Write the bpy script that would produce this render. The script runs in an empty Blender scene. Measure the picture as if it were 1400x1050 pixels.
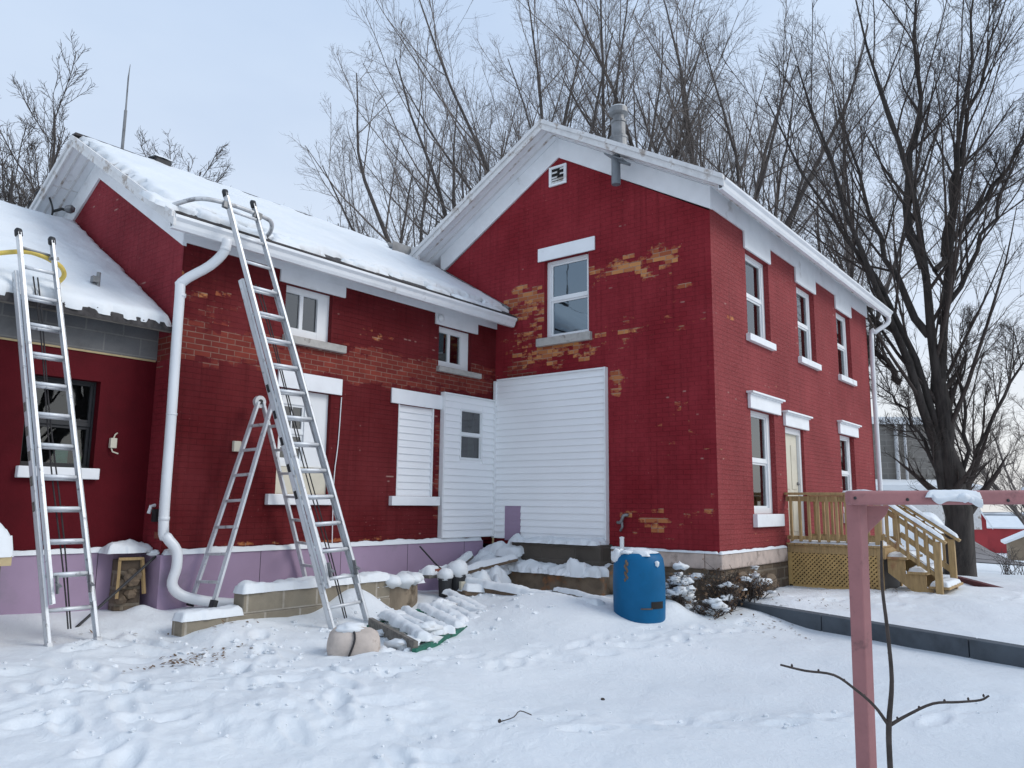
import bpy, bmesh, math, random
import numpy as np
from mathutils import Vector, Matrix

random.seed(4)
S = bpy.context.scene
COL = S.collection
PI = math.pi

# ------------------------------------------------------------------ noise
_rng0 = np.random.RandomState(7)
_perm = np.concatenate([_rng0.permutation(256)] * 3)
_gx = np.cos(np.arange(256) * 2.39996)
_gy = np.sin(np.arange(256) * 2.39996)


def perlin(x, y, seed=0):
    x = np.asarray(x, float) + seed * 17.31
    y = np.asarray(y, float) + seed * 9.77
    xi = np.floor(x).astype(int); yi = np.floor(y).astype(int)
    xf = x - xi; yf = y - yi
    xi &= 255; yi &= 255
    u = xf * xf * xf * (xf * (xf * 6 - 15) + 10)
    v = yf * yf * yf * (yf * (yf * 6 - 15) + 10)

    def g(ix, iy, dx, dy):
        h = _perm[_perm[ix & 255] + (iy & 255)]
        return _gx[h] * dx + _gy[h] * dy
    a = g(xi, yi, xf, yf); b = g(xi + 1, yi, xf - 1, yf)
    c = g(xi, yi + 1, xf, yf - 1); d = g(xi + 1, yi + 1, xf - 1, yf - 1)
    return (a + (b - a) * u) * (1 - v) + (c + (d - c) * u) * v


def fbm(x, y, oct=4, seed=0):
    r = 0; a = 1.0; f = 1.0
    for o in range(oct):
        r = r + a * perlin(np.asarray(x) * f, np.asarray(y) * f, seed + o * 3)
        a *= .5; f *= 2.03
    return r


def sstep(a, b, x):
    t = np.clip((x - a) / (b - a), 0, 1)
    return t * t * (3 - 2 * t)


# ------------------------------------------------------------------ ground height
CAM = (-10.062, -4.444, 1.62)
GL = np.array([(-10, -4.4, 0), (-7, -1.7, 0), (-6, -3.3, 0), (-4.5, -1, .05), (-3, -2, .06), (-1.7, .3, .17), (-1, -2.2, .135), (-1.2, -4, .12), (-.4, -1.6, .15), (-1.5, -3.6, .125),
               (-4.9, 1.5, .16), (-6.3, 2.5, .22), (-7, 3.2, .33), (-7, 4.3, .5), (-6.2, 4.3, .48), (-8.5, 4, .5), (-9, 1, .15), (-4.4, 2.5, .19),
               (-3.4, 2.7, .2), (-1, 3, .3), (-2.5, 1.5, .2), (-.6, 1, .25), (-4.6, 3.6, .5), (-5.3, 3.6, .48), (-2.5, 3.7, .42), (-5.95, 3.0, .23), (0, .2, .3), (-10, -9, 0), (-4, -6, .02), (-12, 4, .6), (-12, 0, .2), (-14, -6, 0)])
GR = np.array([(.35, -.6, .315), (-.35, -2.3, .265), (-.95, -3.9, .225), (.6, -.3, .40), (2.5, -.6, .40), (2.5, -2.2, .41), (3.6, -2.3, .42), (0, -2.5, .31), (-.8, -3.6, .27), (5, -3, .3), (7, -1.7, .22), (9, -2, .12),
               (10.5, -1, .04), (6, -6, .15), (2, -6, .2), (13, -1, -.1), (20, -3, -.3), (20, 2, -.1), (20, 10, .2), (0, -10, .05), (12, 6, .2), (8, 12, .4), (-4, 14, .6), (-14, 14, .6)])
E0 = np.array((.42, .12)); E1 = np.array((-2.3, -7.0))
_ed = (E1 - E0) / np.linalg.norm(E1 - E0); _en = np.array((-_ed[1], _ed[0]))


def _idw(x, y, P):
    num = 0; den = 0
    for px, py, pz in P:
        w = 1.0 / ((x - px) ** 2 + (y - py) ** 2 + .25) ** 1.6
        num = num + w * pz; den = den + w
    return num / den


def base_ground(x, y):
    x = np.asarray(x, float); y = np.asarray(y, float)
    a = _idw(x, y, GL); b = _idw(x, y, GR)
    s = (x - E0[0]) * _en[0] + (y - E0[1]) * _en[1]
    t = sstep(.0, .07, s)
    # beyond the near end of the edging (under the house) blend softly
    along = (x - E0[0]) * _ed[0] + (y - E0[1]) * _ed[1]
    soft = sstep(-1.5, 1.5, s)
    k = sstep(-.6, 0, along)
    t = t * k + soft * (1 - k)
    h = a * (1 - t) + b * t
    dx = x - CAM[0]; dy = y - CAM[1]
    r = np.hypot(dx, dy); az = np.degrees(np.arctan2(dy, dx))
    fall = -(np.clip(r - 24, 0, 86)) * .052 - np.clip(r - 110, 0, 500) * .012
    hills = sstep(500, 2300, r) * (1.0 + fbm(x / 500, y / 500, 3, 5) * 6 + 3.0 - CAM[2] - 0.0035 * r + 6) * 1.0
    low = fall + hills
    rise = sstep(24, 46, r) * 1.3 - sstep(60, 200, r) * 3 - np.clip(r - 110, 0, 500) * .008 + hills
    k = sstep(8.2, 10.6, az)
    return h + low * (1 - k) + rise * k


if True:
    _fp = []
    def trail(pts, n, spread, stride_ang=.25, dk=1.0):
        pts = np.array(pts, float)
        seg = np.r_[0, np.cumsum(np.linalg.norm(np.diff(pts, axis=0), axis=1))]
        for i in range(n):
            s = seg[-1] * (i + random.uniform(-.2, .2)) / n
            x = np.interp(s, seg, pts[:, 0]); y = np.interp(s, seg, pts[:, 1])
            x2 = np.interp(s + .05, seg, pts[:, 0]); y2 = np.interp(s + .05, seg, pts[:, 1])
            a = math.atan2(y2 - y, x2 - x) + random.uniform(-stride_ang, stride_ang)
            side = (.12 if i % 2 else -.12) + random.uniform(-spread, spread)
            _fp.append((x - math.sin(a) * side, y + math.cos(a) * side, a, dk * random.uniform(.014, .040)))
    trail([(-8.6, -1.2), (-7.6, .6), (-6.9, 2.6)], 16, .2)
    trail([(-8.2, 1.6), (-7.0, 1.4), (-5.7, 1.2), (-4.9, .9)], 15, .25)
    trail([(-6.6, -.9), (-6.1, .6), (-5.6, 2.0), (-5.2, 2.6)], 15, .3)
    trail([(-6.7, .4), (-5.4, -.9), (-4.0, -2.4), (-2.2, -4)], 24, .20, .7, .55)
    trail([(-5.2, .8), (-3.4, .2), (-1.6, -.5), (-.4, -.9)], 26, .22, .8, .6)
    trail([(-7.6, -.4), (-6.8, -1.2), (-6.2, -1.8)], 8, .25)
    trail([(.7, -.7), (1.6, -1.6), (3.0, -2.9), (5, -3.6)], 18, .25)
    trail([(-6.9, 3.1), (-6.2, 3.3), (-6.1, 2.4)], 9, .2)
    for i in range(26):
        _fp.append((random.uniform(-8.2, -5.3), random.uniform(-1.6, 2.6), random.uniform(0, 6.3), random.uniform(.015, .03)))


def snow_detail(x, y):
    """lumps, drifts and footprints on top of base_ground"""
    r = np.hypot(x - CAM[0], y - CAM[1])
    near = 1 - sstep(22, 40, r)
    tramp = np.maximum.reduce([np.exp(-(((x + 6.8) / 1.7) ** 2 + ((y - .6) / 2.2) ** 2)),
                               .9 * np.exp(-(((x + 6.2) / 1.0) ** 2 + ((y - 2.8) / .9) ** 2)),
                               .8 * np.exp(-(((x + 4.0) / 1.6) ** 2 + ((y - 1.9) / 1.0) ** 2)),
                               .55 * np.exp(-(((x - 1.6) / 2.4) ** 2 + ((y + 1.2) / 1.6) ** 2)),
                               .5 * np.exp(-(((x + .9) / 1.0) ** 2 + ((y - .6) / .9) ** 2))])
    for (ax_, ay_, bx_, by_) in ((-5.2, .8, -3.4, .2), (-3.4, .2, -1.6, -.5), (-1.6, -.5, -.4, -.9), (-5.4, -.9, -4.0, -2.4)):
        tt = np.clip(((x - ax_) * (bx_ - ax_) + (y - ay_) * (by_ - ay_)) / ((bx_ - ax_) ** 2 + (by_ - ay_) ** 2), 0, 1)
        dd_ = np.hypot(x - ax_ - tt * (bx_ - ax_), y - ay_ - tt * (by_ - ay_))
        tramp = np.maximum(tramp, .55 * np.exp(-(dd_ / .3) ** 2))
    h = fbm(x * .55, y * .55, 3, 2) * .05
    h = h + fbm(x * 1.5, y * 1.5, 3, 11) * (.010 + .034 * tramp)
    h = h + np.abs(fbm(x * 3.3, y * 3.3, 3, 21)) * (.003 + .020 * tramp)
    h = h + fbm(x * 11, y * 11, 2, 31) * (.0012 + .0075 * tramp)
    # wind ripples on the smooth part
    h = h + np.sin((x * .8 + y * .55) * 5 + fbm(x, y, 2, 41) * 4) * .004 * (1 - tramp)
    for fx, fy, a, d in _fp:
        m = (np.abs(x - fx) < .55) & (np.abs(y - fy) < .55)
        if not m.any():
            continue
        dx = x[m] - fx; dy = y[m] - fy
        u = dx * math.cos(a) + dy * math.sin(a); v = -dx * math.sin(a) + dy * math.cos(a)
        q = np.sqrt((u / .17) ** 2 + (v / .075) ** 2) + .18 * perlin(dx * 9 + fx * 5, dy * 9 + fy * 3, 3)
        h[m] += -d * (1 - sstep(.55, 1.15, q)) + .4 * d * np.exp(-((q - 1.45) / .33) ** 2)
    # mounds
    for mx, my, mr, mh in ((-5.84, 3.92, .15, .09), (-6.2, 3.9, .2, .04), (-6.0, 3.6, .3, .03), (-3.75, 2.95, .42, .34), (-1.35, .2, .25, .10), (-1.0, .22, .26, .20), (-.95, .62, .22, .22), (-1.35, .75, .3, .12), (-2.0, .9, .8, .12),
                           (-1.5, 2.4, .7, .10), (-.55, 2.0, .6, .12), (-4.95, 1.2, .4, .06), (-2.0, 1.75, .5, .13), (-2.7, 1.5, .6, .05), (-2.2, 1.3, .9, .05), (-1.5, 1.6, .5, .05), (-1.85, 1.1, .4, .07), (-1.75, 2.5, .35, .05), (-3.2, 1.9, .5, .03), (.6, -.6, .5, .05), (-5.65, 2.75, .35, .08), (-4.6, 2.55, .5, .05), (-.45, 1.25, .45, .10)):
        h = h + mh * np.exp(-((x - mx) ** 2 + (y - my) ** 2) / mr ** 2)
    # shallow dip in front of the timber edging so its face stays clear
    s = (x - E0[0]) * _en[0] + (y - E0[1]) * _en[1]
    along = (x - E0[0]) * _ed[0] + (y - E0[1]) * _ed[1]
    m = np.exp(-((s - .02) / .2) ** 2) * sstep(-.1, .2, along) * (1 - sstep(6, 7.5, along))
    h = h * (1 - .8 * m)
    return h * near


def ground_z(x, y):
    xa = np.array([float(x)]); ya = np.array([float(y)])
    return float((base_ground(xa, ya) + snow_detail(xa, ya))[0])


# ------------------------------------------------------------------ materials
class NT:
    def __init__(s, name):
        s.m = bpy.data.materials.new(name); s.m.use_nodes = True
        s.t = s.m.node_tree; s.n = s.t.nodes; s.l = s.t.links
        s.b = s.n['Principled BSDF']; s.out = s.n['Material Output']

    def add(s, t, **k):
        nd = s.n.new(t)
        for a, v in k.items():
            setattr(nd, a, v)
        return nd

    def put(s, sock, v):
        if isinstance(v, bpy.types.NodeSocket):
            s.l.new(v, sock)
        elif v is not None:
            sock.default_value = v

    def math(s, op, a, b=None, c=None, clamp=False):
        nd = s.add('ShaderNodeMath', operation=op, use_clamp=clamp)
        for i, v in enumerate((a, b, c)):
            if v is not None:
                s.put(nd.inputs[i], v)
        return nd.outputs[0]

    def noise(s, vec, scale, detail=4, rough=.55, dist=0):
        nd = s.add('ShaderNodeTexNoise'); s.put(nd.inputs['Vector'], vec)
        nd.inputs['Scale'].default_value = scale; nd.inputs['Detail'].default_value = detail
        nd.inputs['Roughness'].default_value = rough; nd.inputs['Distortion'].default_value = dist
        return nd.outputs['Fac']

    def ramp(s, f, stops):
        nd = s.add('ShaderNodeValToRGB'); s.put(nd.inputs[0], f)
        e = nd.color_ramp.elements
        while len(e) < len(stops):
            e.new(.5)
        for i, (p, c) in enumerate(stops):
            e[i].position = p; e[i].color = (c[0], c[1], c[2], 1) if not isinstance(c, float) else (c, c, c, 1)
        return nd.outputs[0]

    def mix(s, f, a, b, mode='MIX'):
        nd = s.add('ShaderNodeMix', data_type='RGBA', blend_type=mode)
        s.put(nd.inputs[0], f)
        for i, v in ((6, a), (7, b)):
            if isinstance(v, tuple):
                v = (v[0], v[1], v[2], 1)
            s.put(nd.inputs[i], v)
        return nd.outputs[2]

    def mapped(s, vec, sc=(1, 1, 1), loc=(0, 0, 0), rot=(0, 0, 0)):
        nd = s.add('ShaderNodeMapping'); s.put(nd.inputs[0], vec)
        nd.inputs['Scale'].default_value = sc; nd.inputs['Location'].default_value = loc; nd.inputs['Rotation'].default_value = rot
        return nd.outputs[0]

    def bump(s, h, strength=.4, dist=.01):
        nd = s.add('ShaderNodeBump'); nd.inputs['Strength'].default_value = strength; nd.inputs['Distance'].default_value = dist
        s.put(nd.inputs['Height'], h); s.l.new(nd.outputs[0], s.b.inputs['Normal'])
        return nd

    def fin(s, col=None, rough=None, metal=None, spec=None):
        s.put(s.b.inputs['Base Color'], (col[0], col[1], col[2], 1) if isinstance(col, tuple) else col)
        s.put(s.b.inputs['Roughness'], rough); s.put(s.b.inputs['Metallic'], metal)
        if spec is not None:
            s.b.inputs['Specular IOR Level'].default_value = spec
        return s.m

    @property
    def uv(s):
        return s.add('ShaderNodeTexCoord').outputs['UV']

    @property
    def obj(s):
        return s.add('ShaderNodeTexCoord').outputs['Object']


def simple(name, col, rough=.6, var=.18, scale=6, metal=0, bump=0, bscale=30, stretch=(1, 1, 1), spec=None, dirt=None):
    n = NT(name)
    v = n.mapped(n.obj, stretch)
    f = n.noise(v, scale, 5, .6)
    d = tuple(c * (1 - var * 1.6) for c in col); u = tuple(min(c * (1 + var), 1) for c in col)
    c = n.ramp(f, [(.28, d), (.5, col), (.72, u)])
    if dirt:
        g = n.noise(n.obj, dirt[1], 6, .65)
        c = n.mix(n.ramp(g, [(dirt[2], 0.0), (dirt[2] + .1, 1.0)]), c, dirt[0])
    if bump:
        n.bump(n.noise(v, bscale, 4, .6), bump, .01)
    return n.fin(c, rough, metal, spec)


def brick_paint(name, paint, paint2, patches=(), fleck=.70, raw=((.29, .056, .036), (.17, .026, .021)), orange=((.30, .075, .034), (.52, .23, .085)), mortar=(.36, .25, .20), speckle=0.0, bumpk=.8, flk=.42, tfl=.875):
    """painted brick: UV in metres; patches = (cu, cv, su, sv, strength, 0 orange / 1 raw red)"""
    n = NT(name); uv = n.uv
    wob = n.add('ShaderNodeTexNoise'); n.put(wob.inputs['Vector'], uv); wob.inputs['Scale'].default_value = 1.2; wob.inputs['Detail'].default_value = 3
    uvw = n.add('ShaderNodeMixRGB', blend_type='ADD'); uvw.inputs[0].default_value = .02
    n.l.new(uv, uvw.inputs[1]); n.l.new(wob.outputs['Color'], uvw.inputs[2])

    def brick(c1, c2, m, ms):
        b = n.add('ShaderNodeTexBrick'); n.put(b.inputs['Vector'], uvw.outputs[0])
        b.offset = .5
        b.inputs['Scale'].default_value = 1.0; b.inputs['Brick Width'].default_value = .205; b.inputs['Row Height'].default_value = .0685
        b.inputs['Mortar Size'].default_value = ms; b.inputs['Mortar Smooth'].default_value = .25
        for i, c in ((1, c1), (2, c2), (3, m)):
            b.inputs[i].default_value = (*c, 1)
        return b
    rnd = brick((0, 0, 0), (1, 1, 1), (.5, .5, .5), .0001)
    rw = brick(raw[0], raw[1], mortar, .006)
    og = brick(orange[0], orange[1], mortar, .005)
    pt = brick(paint, paint2, tuple(c * .52 for c in paint), .0042)
    sep = n.add('ShaderNodeSeparateXYZ'); n.l.new(uv, sep.inputs[0]); u, v = sep.outputs[0], sep.outputs[1]
    row = n.math('FLOOR', n.math('DIVIDE', v, .0685))
    off = n.math('MULTIPLY', n.math('MODULO', n.math('ABSOLUTE', row), 2.0), .5)
    cq = n.math('MULTIPLY', n.math('SUBTRACT', n.math('ADD', n.math('FLOOR', n.math('ADD', n.math('DIVIDE', u, .205), off)), .5), off), .205)
    rq = n.math('MULTIPLY', n.math('ADD', row, .5), .0685)
    cv = n.add('ShaderNodeCombineXYZ'); n.put(cv.inputs[0], cq); n.put(cv.inputs[1], rq)
    uvq = n.add('ShaderNodeMixRGB'); uvq.inputs[0].default_value = .38; n.l.new(uv, uvq.inputs[1]); n.l.new(cv.outputs[0], uvq.inputs[2])
    wn = n.add('ShaderNodeTexWhiteNoise', noise_dimensions='2D'); n.l.new(cv.outputs[0], wn.inputs['Vector'])
    nz = n.noise(n.mapped(uvq.outputs[0], (.75, 1.7, 1)), 3.1, 7, .68, .3)
    nf = n.noise(n.mapped(uvq.outputs[0], (1, 2.2, 1)), 9, 4, .7)
    rc = n.add('ShaderNodeCombineXYZ'); n.put(rc.inputs[0], n.math('MULTIPLY', u, 5.5)); n.put(rc.inputs[1], n.math('MULTIPLY', row, 2.37)); n.put(rc.inputs[2], n.math('MULTIPLY', v, 9.0))
    rown = n.noise(rc.outputs[0], 1.0, 4, .7)
    rv = n.add('ShaderNodeSeparateColor'); n.l.new(rnd.outputs['Color'], rv.inputs[0])
    val = n.math('ADD', n.math('MULTIPLY', nz, .42), n.math('ADD', n.math('MULTIPLY', rown, .42), n.math('MULTIPLY', wn.outputs['Value'], .17)))

    def boxes(kind):
        tot = None
        for cu, cv, su, sv, st, k in patches:
            if k != kind:
                continue
            a = n.math('DIVIDE', n.math('SUBTRACT', u, cu), su); b = n.math('DIVIDE', n.math('SUBTRACT', v, cv), sv)
            e = n.math('SUBTRACT', 1.0, n.math('SQRT', n.math('ADD', n.math('MULTIPLY', a, a), n.math('MULTIPLY', b, b))), clamp=True)
            e = n.math('MULTIPLY', n.math('POWER', e, .6), st)
            tot = e if tot is None else n.math('MAXIMUM', tot, e)
        return tot
    bo, br = boxes(0), boxes(1)

    def peel(bst, th):
        x = val if bst is None else n.math('ADD', val, bst)
        return n.ramp(x, [(th - .02, 0.0), (th + .04, 1.0)])
    paintc = n.mix(n.ramp(n.noise(uv, 2.3, 4, .65), [(.38, .15), (.68, 1.0)]), pt.outputs['Color'], tuple((a + b) / 2 for a, b in zip(paint, paint2)))
    fade = n.noise(uv, .9, 5, .6)
    paintc = n.mix(n.ramp(fade, [(.35, 0.0), (.7, 1.0)]), paintc, tuple(min(1, c * 1.30 + .012) for c in paint), 'MIX')
    streak = n.noise(n.mapped(uv, (7, .35, 1)), 2.0, 5, .6)
    paintc = n.mix(n.math('MULTIPLY', n.ramp(streak, [(.48, 0.0), (.75, 1.0)]), .55), paintc, tuple(c * .6 for c in paint))
    if speckle:
        sp = n.noise(uv, 42, 3, .7)
        paintc = n.mix(n.math('MULTIPLY', n.ramp(sp, [(.45, 0.0), (.75, 1.0)]), speckle), paintc, tuple(min(1, c * 1.5 + .06) for c in paint))
    c = paintc
    if br is not None:
        c = n.mix(peel(br, fleck + .02), c, n.mix(n.noise(uv, 5, 4), rw.outputs['Color'], tuple(x * .75 for x in raw[1]), 'MIX'))
    c = n.mix(peel(bo, fleck), c, og.outputs['Color'])
    # lost mortar joints: short pale horizontal flecks that follow the courses
    cr_ = n.add('ShaderNodeCombineXYZ'); n.put(cr_.inputs[0], n.math('MULTIPLY', u, 3.2)); n.put(cr_.inputs[1], n.math('MULTIPLY', n.math('FLOOR', n.math('ADD', n.math('DIVIDE', v, .0685), .5)), 3.7))
    fl = n.noise(cr_.outputs[0], 1.0, 2, .6)
    fl2 = n.noise(uv, .9, 4, .6)
    flm = n.ramp(n.math('ADD', fl, n.math('MULTIPLY', fl2, flk)), [(.91, 0.0), (.95, 1.0)])
    jm = n.math('SUBTRACT', 1.0, n.math('MULTIPLY', n.math('ABSOLUTE', n.math('SUBTRACT', n.math('FRACT', n.math('ADD', n.math('DIVIDE', v, .0685), .5)), .5)), 4.5), clamp=True)
    c = n.mix(n.math('MULTIPLY', n.math('MULTIPLY', flm, jm), .7), c, n.mix(nf, (.42, .23, .17), (.55, .42, .38)))
    tf = n.noise(n.mapped(uv, (1, 1.7, 1)), 26, 3, .65)
    tf2 = n.noise(uv, 1.1, 4, .65)
    tfm = n.ramp(n.math('ADD', tf, n.math('MULTIPLY', tf2, .34)), [(tfl, 0.0), (tfl + .035, 1.0)])
    c = n.mix(n.math('MULTIPLY', tfm, .62), c, n.mix(wn.outputs['Value'], (.34, .12, .07), (.48, .27, .24)))
    h = n.math('ADD', n.math('MULTIPLY', pt.outputs['Fac'], -.8), n.math('MULTIPLY', nf, .35))
    h = n.math('ADD', h, n.math('MULTIPLY', n.noise(uv, 55, 3, .6), .22))
    h = n.math('SUBTRACT', h, n.math('MULTIPLY', peel(bo, fleck), .35))
    n.bump(h, bumpk, .012)
    return n.fin(c, n.math('ADD', .6, n.math('MULTIPLY', nf, .3)), spec=.16)


MAT = {}
# --- snow
n = NT('snow')
ob = n.obj
f1 = n.noise(ob, 1.3, 5, .6); f2 = n.noise(ob, 26, 4, .6); f3 = n.noise(ob, 150, 2, .6)
c = n.ramp(f1, [(.3, (.69, .725, .75)), (.7, (.765, .79, .81))])
n.bump(n.math('ADD', n.math('MULTIPLY', f2, .8), n.math('MULTIPLY', f3, .35)), .35, .012)
MAT['snow'] = n.fin(c, .55, spec=.25)
# --- snow ground that turns into wood and field in the far valley
n = NT('snow_ground')
ob = n.obj
f1 = n.noise(ob, .8, 6, .6); f2 = n.noise(ob, 24, 4, .6); f3 = n.noise(ob, 130, 2, .6)
c = n.ramp(f1, [(.3, (.69, .725, .75)), (.7, (.765, .79, .81))])
ln = n.add('ShaderNodeVectorMath', operation='LENGTH'); n.l.new(ob, ln.inputs[0])
far = n.ramp(n.math('DIVIDE', ln.outputs['Value'], 1000.0), [(.18, 0.0), (.26, 1.0)])
wood = n.ramp(n.noise(n.mapped(ob, (.006, .006, .02)), 1.0, 5, .6), [(.42, 0.0), (.47, 1.0)])
c = n.mix(n.math('MULTIPLY', far, wood), c, (.10, .12, .15))
# trodden earth and straw showing through in places by the walls
soil = n.noise(ob, 3.2, 7, .72)
sm = n.ramp(soil, [(.70, 0.0), (.76, 1.0)])
c = n.mix(n.math('MULTIPLY', sm, .45), c, (.30, .25, .20))
f4 = n.noise(ob, 7.5, 8, .62, 1.2); f5 = n.noise(ob, 3.0, 6, .6, .8)
rd = n.math('ABSOLUTE', n.math('SUBTRACT', f4, .5)); rd2 = n.math('ABSOLUTE', n.math('SUBTRACT', f5, .5))
n.bump(n.math('ADD', n.math('ADD', n.math('MULTIPLY', rd, 2.4), n.math('MULTIPLY', rd2, 2.2)), n.math('ADD', n.math('MULTIPLY', f2, .55), n.math('MULTIPLY', f3, .3))), .34, .022)
MAT['snow_ground'] = n.fin(c, .55, spec=.25)

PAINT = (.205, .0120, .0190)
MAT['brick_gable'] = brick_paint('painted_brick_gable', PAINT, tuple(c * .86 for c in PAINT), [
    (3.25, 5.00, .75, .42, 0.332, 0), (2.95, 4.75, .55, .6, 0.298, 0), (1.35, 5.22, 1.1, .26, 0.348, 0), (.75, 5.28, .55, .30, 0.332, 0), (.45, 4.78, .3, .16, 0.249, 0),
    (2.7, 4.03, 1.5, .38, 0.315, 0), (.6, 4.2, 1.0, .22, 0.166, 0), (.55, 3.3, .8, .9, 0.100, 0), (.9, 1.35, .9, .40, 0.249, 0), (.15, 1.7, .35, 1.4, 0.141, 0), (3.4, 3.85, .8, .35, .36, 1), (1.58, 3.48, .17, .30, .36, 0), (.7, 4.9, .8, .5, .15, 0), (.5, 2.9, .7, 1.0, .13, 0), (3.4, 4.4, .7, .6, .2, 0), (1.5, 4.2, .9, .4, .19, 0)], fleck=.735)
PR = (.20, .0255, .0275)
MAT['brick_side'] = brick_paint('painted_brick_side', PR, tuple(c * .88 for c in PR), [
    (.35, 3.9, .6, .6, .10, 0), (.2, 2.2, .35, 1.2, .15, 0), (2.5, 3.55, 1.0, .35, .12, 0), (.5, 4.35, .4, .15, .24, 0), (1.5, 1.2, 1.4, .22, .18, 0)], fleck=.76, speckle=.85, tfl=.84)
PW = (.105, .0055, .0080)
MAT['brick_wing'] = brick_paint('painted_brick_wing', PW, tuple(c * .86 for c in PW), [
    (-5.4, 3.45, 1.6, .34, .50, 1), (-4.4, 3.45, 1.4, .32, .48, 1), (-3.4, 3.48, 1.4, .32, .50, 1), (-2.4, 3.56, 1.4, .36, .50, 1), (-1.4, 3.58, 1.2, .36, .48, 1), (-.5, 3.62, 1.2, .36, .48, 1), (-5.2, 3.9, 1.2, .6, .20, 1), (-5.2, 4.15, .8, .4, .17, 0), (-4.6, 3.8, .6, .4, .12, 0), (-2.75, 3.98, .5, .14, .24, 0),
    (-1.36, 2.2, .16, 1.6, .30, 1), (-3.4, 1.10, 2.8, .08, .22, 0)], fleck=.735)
MAT['brick_end'] = brick_paint('painted_brick_end', (.20, .016, .024), (.17, .013, .02), [(4.2, 3.4, .5, .35, .5, 1)], fleck=.80, speckle=.2)
MAT['stucco_red'] = simple('red_painted_block', (.085, .0042, .0085), .65, .14, 2.5, bump=.3, bscale=40, spec=.12)


def brick_tex(name, c1, c2, m, w, h, ms=.012, rough=.85, bumps=.5, stain=(.1, .08, .06), sth=.6, mulv=.5):
    n = NT(name); uv = n.uv
    b = n.add('ShaderNodeTexBrick'); n.put(b.inputs['Vector'], uv); b.offset = .5
    b.inputs['Scale'].default_value = 1; b.inputs['Brick Width'].default_value = w; b.inputs['Row Height'].default_value = h
    b.inputs['Mortar Size'].default_value = ms; b.inputs['Mortar Smooth'].default_value = .3
    for i, c in ((1, c1), (2, c2), (3, m)):
        b.inputs[i].default_value = (*c, 1)
    f = n.noise(n.obj, 4, 6, .7); g = n.noise(n.obj, 60, 3, .6)
    c = n.mix(n.math('MULTIPLY', n.ramp(f, [(sth - .12, 0.0), (sth + .12, 1.0)]), mulv), b.outputs['Color'], stain)
    c = n.mix(n.math('MULTIPLY', g, .35), c, tuple(x * .6 for x in c1))
    n.bump(n.math('ADD', n.math('MULTIPLY', b.outputs['Fac'], -.7), n.math('MULTIPLY', g, .4)), bumps, .012)
    return n.fin(c, rough, spec=.25)


MAT['block_grey'] = brick_tex('grey_concrete_block', (.19, .19, .19), (.15, .15, .155), (.24, .235, .225), .405, .203, .01, stain=(.09, .09, .09))
MAT['block_tan'] = brick_tex('tan_concrete_block', (.29, .255, .195), (.25, .215, .165), (.44, .40, .34), .45, .225, .016, stain=(.17, .145, .11), sth=.56, mulv=.55)
MAT['rubble'] = brick_tex('rubble_stone', (.20, .155, .11), (.13, .095, .07), (.26, .22, .17), .34, .17, .02, stain=(.06, .045, .035), sth=.5, mulv=.7, bumps=.9)
MAT['dark_stone'] = brick_tex('dark_stone', (.115, .10, .085), (.085, .072, .06), (.12, .105, .09), .6, .2, .012, stain=(.04, .035, .03), bumps=.8)
MAT['band_stone'] = simple('limewashed_stone', (.50, .41, .36), .8, .2, 5, bump=.5, bscale=25, dirt=((.25, .2, .17), 3.5, .55))
MAT['lower_wall'] = simple('brown_rendered_wall', (.17, .125, .085), .85, .35, 4, bump=.6, bscale=20, dirt=((.30, .12, .04), 2.6, .56))
MAT['concrete'] = simple('weathered_concrete', (.25, .20, .145), .85, .25, 4, bump=.5, bscale=28, stretch=(1, 1, .4), dirt=((.10, .075, .05), 3, .55))
MAT['foam'] = simple('purple_foam_board', (.34, .245, .35), .7, .06, 1.5, dirt=((.28, .22, .29), 1.2, .58))
MAT['white'] = simple('white_paint', (.80, .82, .84), .5, .05, 3, dirt=((.55, .55, .54), 2.2, .62))
MAT['white_old'] = simple('weathered_white_paint', (.68, .68, .68), .6, .10, 4, bump=.25, bscale=30, dirt=((.36, .31, .27), 4, .535))
MAT['gutter'] = simple('white_aluminium', (.74, .76, .78), .35, .05, 2, dirt=((.5, .5, .5), 3, .64))
MAT['vinyl'] = simple('white_vinyl_siding', (.87, .885, .90), .45, .02, 1.2)
MAT['vinylwin'] = simple('white_vinyl', (.78, .80, .81), .4, .03, 3)
MAT['sillstone'] = simple('sill_stone', (.40, .385, .36), .8, .2, 6, bump=.4, bscale=40, dirt=((.22, .2, .18), 6, .58))
MAT['cream'] = simple('cream_board', (.62, .58, .47), .6, .06, 3)
MAT['shingle'] = simple('dark_shingle', (.055, .05, .05), .9, .4, 12, bump=.6, bscale=40)
MAT['rustcap'] = simple('rusty_shingle_edge', (.13, .085, .07), .85, .5, 9, bump=.5, bscale=30)
MAT['greymetal'] = simple('galvanised_metal', (.22, .225, .23), .45, .25, 5, metal=.55)
MAT['greypvc'] = simple('grey_pvc', (.17, .19, .21), .45, .1, 5)
MAT['alum'] = simple('aluminium', (.66, .68, .70), .45, .10, 9, metal=.25, stretch=(1, 1, .3), dirt=((.30, .31, .32), 14, .60))
MAT['alum_old'] = simple('worn_aluminium', (.55, .56, .57), .5, .15, 9, metal=.25, dirt=((.26, .26, .27), 12, .56))
MAT['black'] = simple('black_rubber_and_shade', (.02, .021, .024), .6, .2, 10)  # also on the sheets that stand in for shade below the porch
MAT['rope'] = simple('dark_rope', (.03, .028, .03), .8, .2, 40)
MAT['yellow'] = simple('yellow_tube', (.62, .46, .10), .5, .12, 8)
MAT['wood_new'] = simple('treated_lumber', (.38, .255, .115), .7, .22, 5, bump=.3, bscale=18, stretch=(6, 6, .8), dirt=((.30, .15, .07), 2.2, .57))
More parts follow.
